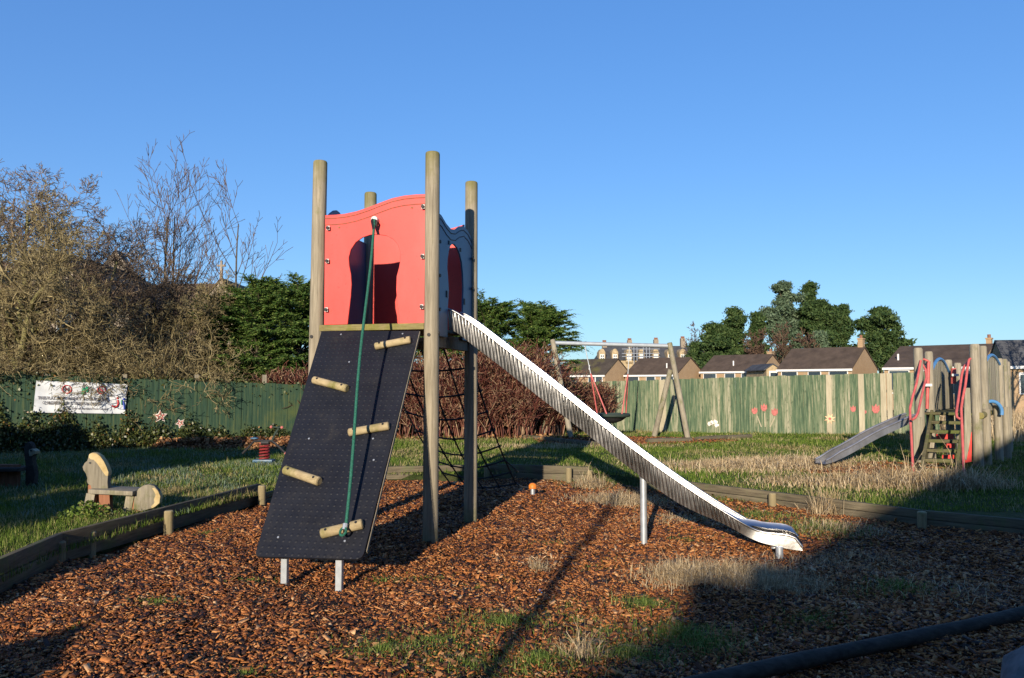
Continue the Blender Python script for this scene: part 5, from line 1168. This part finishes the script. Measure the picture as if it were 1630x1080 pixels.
DOG = dict(seg=[.3, .25, .2], jit=[.10, .2, .25], up=[.02, .02, .0], n=[9, 3.5, 0], start=[.15, .1, 0], ang=[35, 40, 35], ratio=[.4, .5, 0], rmin=.0065)
for i, (px, Y, H, w_, nn_, lab) in enumerate(((650, 21.6, 1.8, .9, 110, 'red stemmed shrub seen between the ramp and the front pole'), (725, 21.4, 1.85, .9, 120, 'red stemmed shrub seen behind the back right tower pole'), (800, 21.6, 2.1, .8, 140, 'dense red stemmed shrub right of the tower below the cypress'), (862, 22.2, 1.7, .6, 100, 'red stemmed shrub beside the left swing legs'), (920, 24.0, 1.2, .9, 90, 'low rusty shrub between the swing legs and the back fence'), (465, 20.0, 1.5, .7, 90, 'red stemmed shrub left of the ramp above the spring rider'), (570, 21.5, 1.6, .9, 80, 'red stemmed shrub hidden behind the black ramp'))):
    b = atY(px, 600, Y); t, n = bare_tree('dogwood_shrub', (b.x, b.y, LZ), H, .016, DOG, lab, 'shrub', M['twigred'], M['twigred'], 40 + i, 'red stemmed shrubs', trunk_n=nn_, spread=w_); tot += n
print('twig segments', tot)
FAR = dict(seg=[1.2, .9, .6, .5], jit=[.06, .15, .2, .25], up=[0, .05, .04, .02], n=[14, 8, 7, 0], start=[.2, .15, .1, 0], ang=[42, 40, 40, 35], ratio=[.42, .45, .45, 0], rmin=.03)
for px, Y, ytop, sd_, lab, mt in ((1106, 125, 512, 61, 'pale bare tree beside the stone terrace', 'twiggrey'), (1215, 90, 524, 62, 'brown bare tree below the tall cypress, left one', 'twigdark'), (1245, 92, 520, 63, 'brown bare tree below the tall cypress, middle one', 'twigdark'), (1280, 88, 524, 64, 'brown bare tree below the tall cypress, right one', 'twigdark')):
    b = atY(px, 600, Y); H = atY(px, ytop, Y).z + .4; bare_tree('bare_tree', (b.x, b.y, -.4), H * .85, .22, FAR, lab, 'tree', M[mt], M['bark'], sd_, 'distant bare trees')
b = atY(1720, 600, 38); bare_tree('bare_tree', (b.x, b.y, -.3), 7.0, .15, dict(FAR, rmin=.012, seg=[.6, .5, .3, .25]), 'bare tree reaching in at the right edge above the brick house', 'tree', M['twigbrown'], M['bark'], 66)

# evergreens: feathery cypress sprays
def fronds(mb, C_, Dn_, L_, nl, size, rr, droop=.35):
    n = len(C_)
    t = np.linspace(.05, 1, nl)[None, :, None]
    side = np.cross(Dn_, np.array([0, 0, 1.])); side /= np.linalg.norm(side, axis=1, keepdims=True) + 1e-6
    P = C_[:, None] + Dn_[:, None] * (L_[:, None, None] * t) + np.array([0, 0, -1.]) * (droop * L_[:, None, None] * t ** 2)
    sg = np.where(np.arange(nl) % 2 == 0, 1, -1)[None, :, None]
    out = side[:, None] * sg * .75 + Dn_[:, None] * .7 + rng.normal(0, .25, (n, nl, 3)); out /= np.linalg.norm(out, axis=2, keepdims=True)
    ll = (size * (1.15 - .8 * t)) * rng.uniform(.6, 1.3, (n, nl, 1)); nr = np.cross(out, rng.normal(0, 1, (n, nl, 3))); nr /= np.linalg.norm(nr, axis=2, keepdims=True) + 1e-6
    a = P; b = P + out * ll; wv = nr * ll * .22
    V = np.stack([a - wv * .3, (a + b) / 2 - wv, b, (a + b) / 2 + wv], 2).reshape(-1, 3)
    mb.bulk(V, (np.arange(n * nl) * 4)[:, None] + np.array([0, 1, 2, 3]))
def cypress(px, Y, H, rad, seed, label, nb=150, skew=0., flat=.5):
    rr = np.random.default_rng(seed); b = atY(px, 600, Y); base = np.array([b.x, b.y, LZ]); t = thing('cypress_tree', tuple(base), label, 'tree', 'feathery evergreen cypresses')
    S_ = [(*base, .14, base[0] + skew * .3, base[1], LZ + H * .9, .03)]; Cs = []; Ds = []; Ls = []
    for i in range(nb):
        f = rr.uniform(0, 1) ** .8; a = rr.uniform(0, 2 * math.pi); el = R(rr.uniform(8, 38) + 25 * f); prof = (1 - f ** (2 + 3 * flat)) ** .6
        L_ = (rad * (.35 + .75 * prof)) * rr.uniform(.75, 1.12); h0 = LZ + .25 + (H * .93 - .25) * f - L_ * .25
        p = np.array([base[0] + skew * .3 * f, base[1], max(h0, LZ + .15)]); d = np.array([math.cos(a) * math.cos(el), math.sin(a) * math.cos(el), math.sin(el)]); d[0] += skew * .25 * f; n_ = 7
        for k in range(n_):
            q = p + d * (L_ / n_); S_.append((*p, .018 * (1 - k / n_) + .005, *q, .018 * (1 - (k + 1) / n_) + .004))
            if k >= 1:
                sd_ = np.cross(d, [0, 0, 1.]); sd_ /= np.linalg.norm(sd_) + 1e-6
                for m_ in range(3):
                    for sg in (-1, 1):
                        u_ = rr.uniform(0, 1); dv = d * rr.uniform(.5, 1.) + sd_ * sg * rr.uniform(.4, 1.) + np.array([0, 0, rr.uniform(-.15, .3)]); Cs.append(p + (q - p) * u_); Ds.append(dv / np.linalg.norm(dv)); Ls.append(rr.uniform(.22, .5) * (1.2 - .5 * k / n_))
            d = d + np.array([0, 0, -.085]) + rr.normal(0, .04, 3); d /= np.linalg.norm(d); p = q
        Cs.append(p); Ds.append(d); Ls.append(rr.uniform(.25, .45))
    g = MB(); fronds(g, np.array(Cs), np.array(Ds), np.array(Ls), 15, .085, rr, .3); g.build('crown', M['cypress'], t)
    m = MB(); m.segs(S_, 5); m.build('trunk', M['bark'], t)
cypress(350, 21.6, 4.0, 1.15, 100, 'low dark feathery evergreen farthest left, under the cross gable', 130)
cypress(410, 21.3, 4.4, 1.35, 101, 'feathery evergreen between the slim ash sapling and the left pole', 190)
cypress(475, 21.9, 4.5, 1.4, 102, 'feathery evergreen directly left of the tallest left pole', 190)
cypress(580, 23.0, 4.2, 1.5, 103, 'evergreen mostly hidden behind the tower', 130)
cypress(700, 23.5, 4.1, 1.5, 104, 'evergreen seen between the tower poles beneath the deck', 150)
cypress(775, 23.6, 4.1, 1.45, 105, 'evergreen right of the tower with tips above the slide', 190, flat=1.)
cypress(840, 24.2, 3.95, 1.4, 106, 'evergreen whose sprays reach right toward the left end of the swing bar', 210, skew=1.0, flat=1.)

def conifer(px, Y, ytop, wpx, seed, label, mat, n=900, lobes=30, prof='round', bottom=.25, name='pine_tree', z0=-.4, clump=.42, grp='evergreen trees beyond the bungalows'):
    rr = np.random.default_rng(seed); b = atY(px, 600, Y); H = atY(px, ytop, Y).z - z0; rad = wpx / F * Y / 2
    t = thing(name, (b.x, Y, z0), label, 'tree', grp); lc = []
    for i in range(lobes):
        f = bottom + (1 - bottom) * rr.uniform(0, 1) ** .85; q = (f - bottom) / (1 - bottom)
        pr_ = {'round': math.sin(math.pi * min(.97, .18 + .8 * q)) ** .6, 'cone': (1 - q) ** .8 * .95 + .08, 'flat': .5 + .5 * math.sin(math.pi * (.15 + q * .7)), 'column': math.sin(math.pi * (.12 + .86 * q)) ** .5}[prof]
        a = rr.uniform(0, 6.28); R_ = rad * pr_ * rr.uniform(.3, .88); lc.append((b.x + R_ * math.cos(a), Y + R_ * math.sin(a), z0 + H * f * .96, rad * rr.uniform(.30, .52) * (1.05 - .45 * q)))
    [lc.append((b.x + rad * rr.uniform(-.28, .28) * (1.15 - q), Y, z0 + H * q, rad * (.62 - .42 * q) * rr.uniform(.7, 1.25) * (.5 if prof == 'flat' else 1))) for q in np.linspace(max(bottom, .25), .955, 15)]; lc = np.array(lc); n1 = n; n1 = int(n * 2.1); k = rr.integers(0, len(lc), n1); d = rr.normal(0, 1, (n1, 3)); d /= np.linalg.norm(d, axis=1, keepdims=True)
    cc_ = lc[k, :3] + d * (lc[k, 3] * rr.uniform(.3, 1.05, n1) * (1 + .35 * (rr.uniform(0, 1, n1) < .2)))[:, None] * np.array([1.1, 1.1, .6])
    nf = 13; P = (cc_[:, None] + rr.normal(0, clump * .55, (n1, nf, 3)) * np.array([1, 1, .6])).reshape(-1, 3); d1 = rr.normal(0, 1, P.shape); d1 /= np.linalg.norm(d1, axis=1, keepdims=True); d2 = np.cross(d1, rr.normal(0, 1, P.shape)); d2 /= np.linalg.norm(d2, axis=1, keepdims=True) + 1e-6
    s1 = rr.uniform(.10, .30, len(P))[:, None] * clump / .42; V = np.stack([P - d1 * s1, P - d2 * s1 * .35, P + d1 * s1, P + d2 * s1 * .35], 1).reshape(-1, 3)
    g = MB(); g.bulk(V, (np.arange(len(P)) * 4)[:, None] + np.array([0, 1, 2, 3])); g.build('crown', mat, t)
    S_ = []; zs = np.linspace(0, .92, 6)
    for a_, b_ in zip(zs[:-1], zs[1:]): S_.append((b.x, Y, z0 + H * a_, .28 * (1 - a_) + .04, b.x, Y, z0 + H * b_, .28 * (1 - b_) + .04))
    for q in lc: zc = z0 + max(.2 * H, (q[2] - z0) * .86); S_.append((b.x, Y, zc, .09, q[0], q[1], q[2], .03))
    m = MB(); m.segs(S_, 6); m.build('trunk', M['bark'], t)
conifer(1138, 98, 516, 80, 201, 'low dark bushy pine left of the group, beside the terrace', M['pine'], 900, 26, 'round', .12)
conifer(1172, 100, 491, 78, 202, 'rounded dark pine with rising peak, left half of the group', M['pine'], 1000, 28, 'round', .12)
conifer(1206, 97, 495, 50, 203, 'small dark pointed pine between rounded pine and tall cypress', M['pine'], 600, 18, 'cone', .15)
conifer(1250, 102, 446, 72, 204, 'tall broad grey green conifer, joint highest of the distant trees', M['pinegrey'], 1300, 34, 'column', .15)
conifer(1292, 108, 446, 58, 205, 'slender open topped pine just right of the tallest conifer', M['pine'], 700, 24, 'cone', .2)
conifer(1312, 100, 475, 88, 206, 'wide layered dark pine above the big bungalow roof', M['pine'], 1000, 28, 'flat', .2)
conifer(1346, 98, 482, 42, 207, 'narrow spiky fir at the right end of the pine group', M['pine'], 500, 22, 'cone', .1)
conifer(1306, 94, 527, 40, 208, 'pale silvery small conifer below the dark pines', M['pinegrey'], 380, 14, 'cone', .05)
conifer(1403, 85, 487, 76, 209, 'lone open crowned pine with visible trunk above the bungalow gable', M['pine'], 900, 34, 'flat', .38)
conifer(1108, 104, 545, 30, 210, 'short dark shrub like pine next to the terrace end', M['pine'], 350, 12, 'round', .05)

# leafy plant beside the horse seat
pl0 = gnd(140, 830, LZ); t = thing('leafy_plant', tuple(pl0), 'bright green leafy weed at the foot of the horse seat', 'plant')
g = MB(); n = 420; a = rng.uniform(0, 6.28, n); r_ = np.abs(rng.normal(0, .13, n)); P = np.stack([pl0.x + r_ * np.cos(a) * 1.4, pl0.y + r_ * np.sin(a), LZ + .04 + rng.uniform(0, .16, n) * np.exp(-(r_ / .2) ** 2) + .02], -1); leaves(g, P, rng.uniform(.025, .055, n), .6); g.build('foliage', M['weed'], t)
m = MB(); m.segs([(pl0.x, pl0.y, LZ - .02, .004, q[0], q[1], q[2], .003) for q in P[::12]], 3); m.build('stem', M['weed'], t)

# ------------------------------------------------------------------ things behind and beside the photographer that shade the ground
ho = Vector((math.sin(SUN_AZ), math.cos(SUN_AZ), 0)) / math.tan(SUN_EL)
e1 = V3(.36, 4.23, 0); e4 = V3(13.45, 21.4, 0); ed = (e4 - e1).normalized(); rt = Vector((ed.y, -ed.x, 0)); RH = 6.0; WH = 6.5
r0 = e1 - ho * RH - ed * 6; Lr = 32
t = thing('long_house', (r0.x, r0.y, 0), 'long two storey brick house behind the photographer', 'house')
P = lambda a, b, z: r0 + ed * a + rt * b + V3(0, 0, z)
m = MB(); V = [P(0, -WH / 2, -.3), P(0, WH / 2, -.3), P(0, WH / 2, 3.3), P(0, 0, RH - .1), P(0, -WH / 2, 3.3), P(Lr, -WH / 2, -.3), P(Lr, WH / 2, -.3), P(Lr, WH / 2, 3.3), P(Lr, 0, RH - .1), P(Lr, -WH / 2, 3.3)]
m.add([tuple(p) for p in V], [(0, 1, 2, 3, 4), (9, 8, 7, 6, 5), (0, 4, 9, 5), (1, 6, 7, 2), (4, 3, 8, 9), (3, 2, 7, 8)]); m.build('wall', M['brick'], t, smooth=False)
m = MB()
for s_ in (-1, 1):
    q_ = [P(-.2, s_ * (WH / 2 + .3), 3.05), P(Lr + .2, s_ * (WH / 2 + .3), 3.05), P(Lr + .2, 0, RH), P(-.2, 0, RH)]; V = [tuple(p) for p in q_] + [tuple(p + V3(0, 0, .1)) for p in q_]; m.add(V, [(0, 1, 2, 3), (7, 6, 5, 4), (0, 4, 5, 1), (1, 5, 6, 2), (2, 6, 7, 3), (3, 7, 4, 0)])
rf = m.build('roof', M['roof'], t, smooth=False)
for s_, hc in ((7.8, -.02), (9.0, -.16)): m = MB(); m.box(P(s_, 0, RH + hc), (.32, .4, .5), (ed, rt, Zv)); m.build('chimney', M['brickred'], rf)
for k in range(5):
    m = MB(); m.box(P(3 + k * 6, -WH / 2 - .02, 1.6), (1.6, .08, 1.2), (ed, rt, Zv)); wf = m.build('window', M['fascia'], t); m = MB(); m.box(P(3 + k * 6, -WH / 2 - .07, 1.6), (1.3, .03, .95), (ed, rt, Zv)); m.build('pane', M['glass'], wf)
def shade_hedge(x0, x1, y, h, dpt, n, label, loc, hv=.15, seed=1):  # out-of-view greenery, added and sized for the shade it casts
    rr = np.random.default_rng(seed); t = thing('shade_hedge', loc, label, 'shade_hedge'); g = MB(); x = rr.uniform(x0, x1, n); yy = y + rr.uniform(-dpt, dpt, n); hh = h * (1 + hv * np.sin(x * 2.1 + seed) + hv * .6 * np.sin(x * 5.7)); z = rr.uniform(0, 1, n) * hh
    leaves(g, np.stack([x, yy, z], -1), rr.uniform(.12, .22, n), 3.); g.build('foliage', M['ivy'], t)
    m = MB(); m.box(((x0 + x1) / 2, y, h * .42), (x1 - x0 - .5, dpt * 1.1, h * .8)); m.build('shade_core', M['shadecore'], t, bevel=.1)  # solid block added inside so the cast shade is dense
    m = MB(); m.segs([(a, y, -.1, .03, a + rr.uniform(-.3, .3), y + rr.uniform(-.2, .2), h * .8, .008) for a in np.linspace(x0, x1, max(4, int((x1 - x0) * 4)))], 5); m.build('stems', M['bark'], t)
shade_hedge(-14, -7.0, 8.3, 2.75, .5, 26000, 'tall clipped hedge added unseen beyond the left edge to shade the lawn', (-10, 8.3, 0), .08, 2)
shade_hedge(-16, -8.3, -5.5, 4.3, .6, 30000, 'tall evergreen hedge added unseen behind the camera to shade the left lawn', (-12, -5.5, 0), .05, 9)
shade_hedge(-5.2, -3.1, -1.2, 1.42, .35, 9000, 'low garden hedge added unseen behind the camera to shade the near chips', (-3, -1.2, 0), .12, 5)
m = MB(); m.tube([(-2.42, -5.2, -.3), (-2.40, -5.2, 2), (-2.43, -5.2, 4.6)], [.06, .055, .045], 12); tag(m.build('wooden_pole', M['pole2'], loc=(-2.42, -5.2, 0)), 'slim wooden pole standing behind the photographer', 'pole')
KA = .73                                            # overall albedo calibration to the exposure
for mt in bpy.data.materials:
    t_ = mt.node_tree
    for nd in list(t_.nodes):
        if nd.type in ('BSDF_PRINCIPLED', 'BSDF_TRANSLUCENT') and nd.inputs[0].is_linked:
            src = nd.inputs[0].links[0].from_socket; mm = mix(t_, 1.0, src, (KA, KA, KA), 'MULTIPLY'); t_.links.new(mm, nd.inputs[0])
for o in bpy.data.objects:
    if '_w' in o: del o['_w']
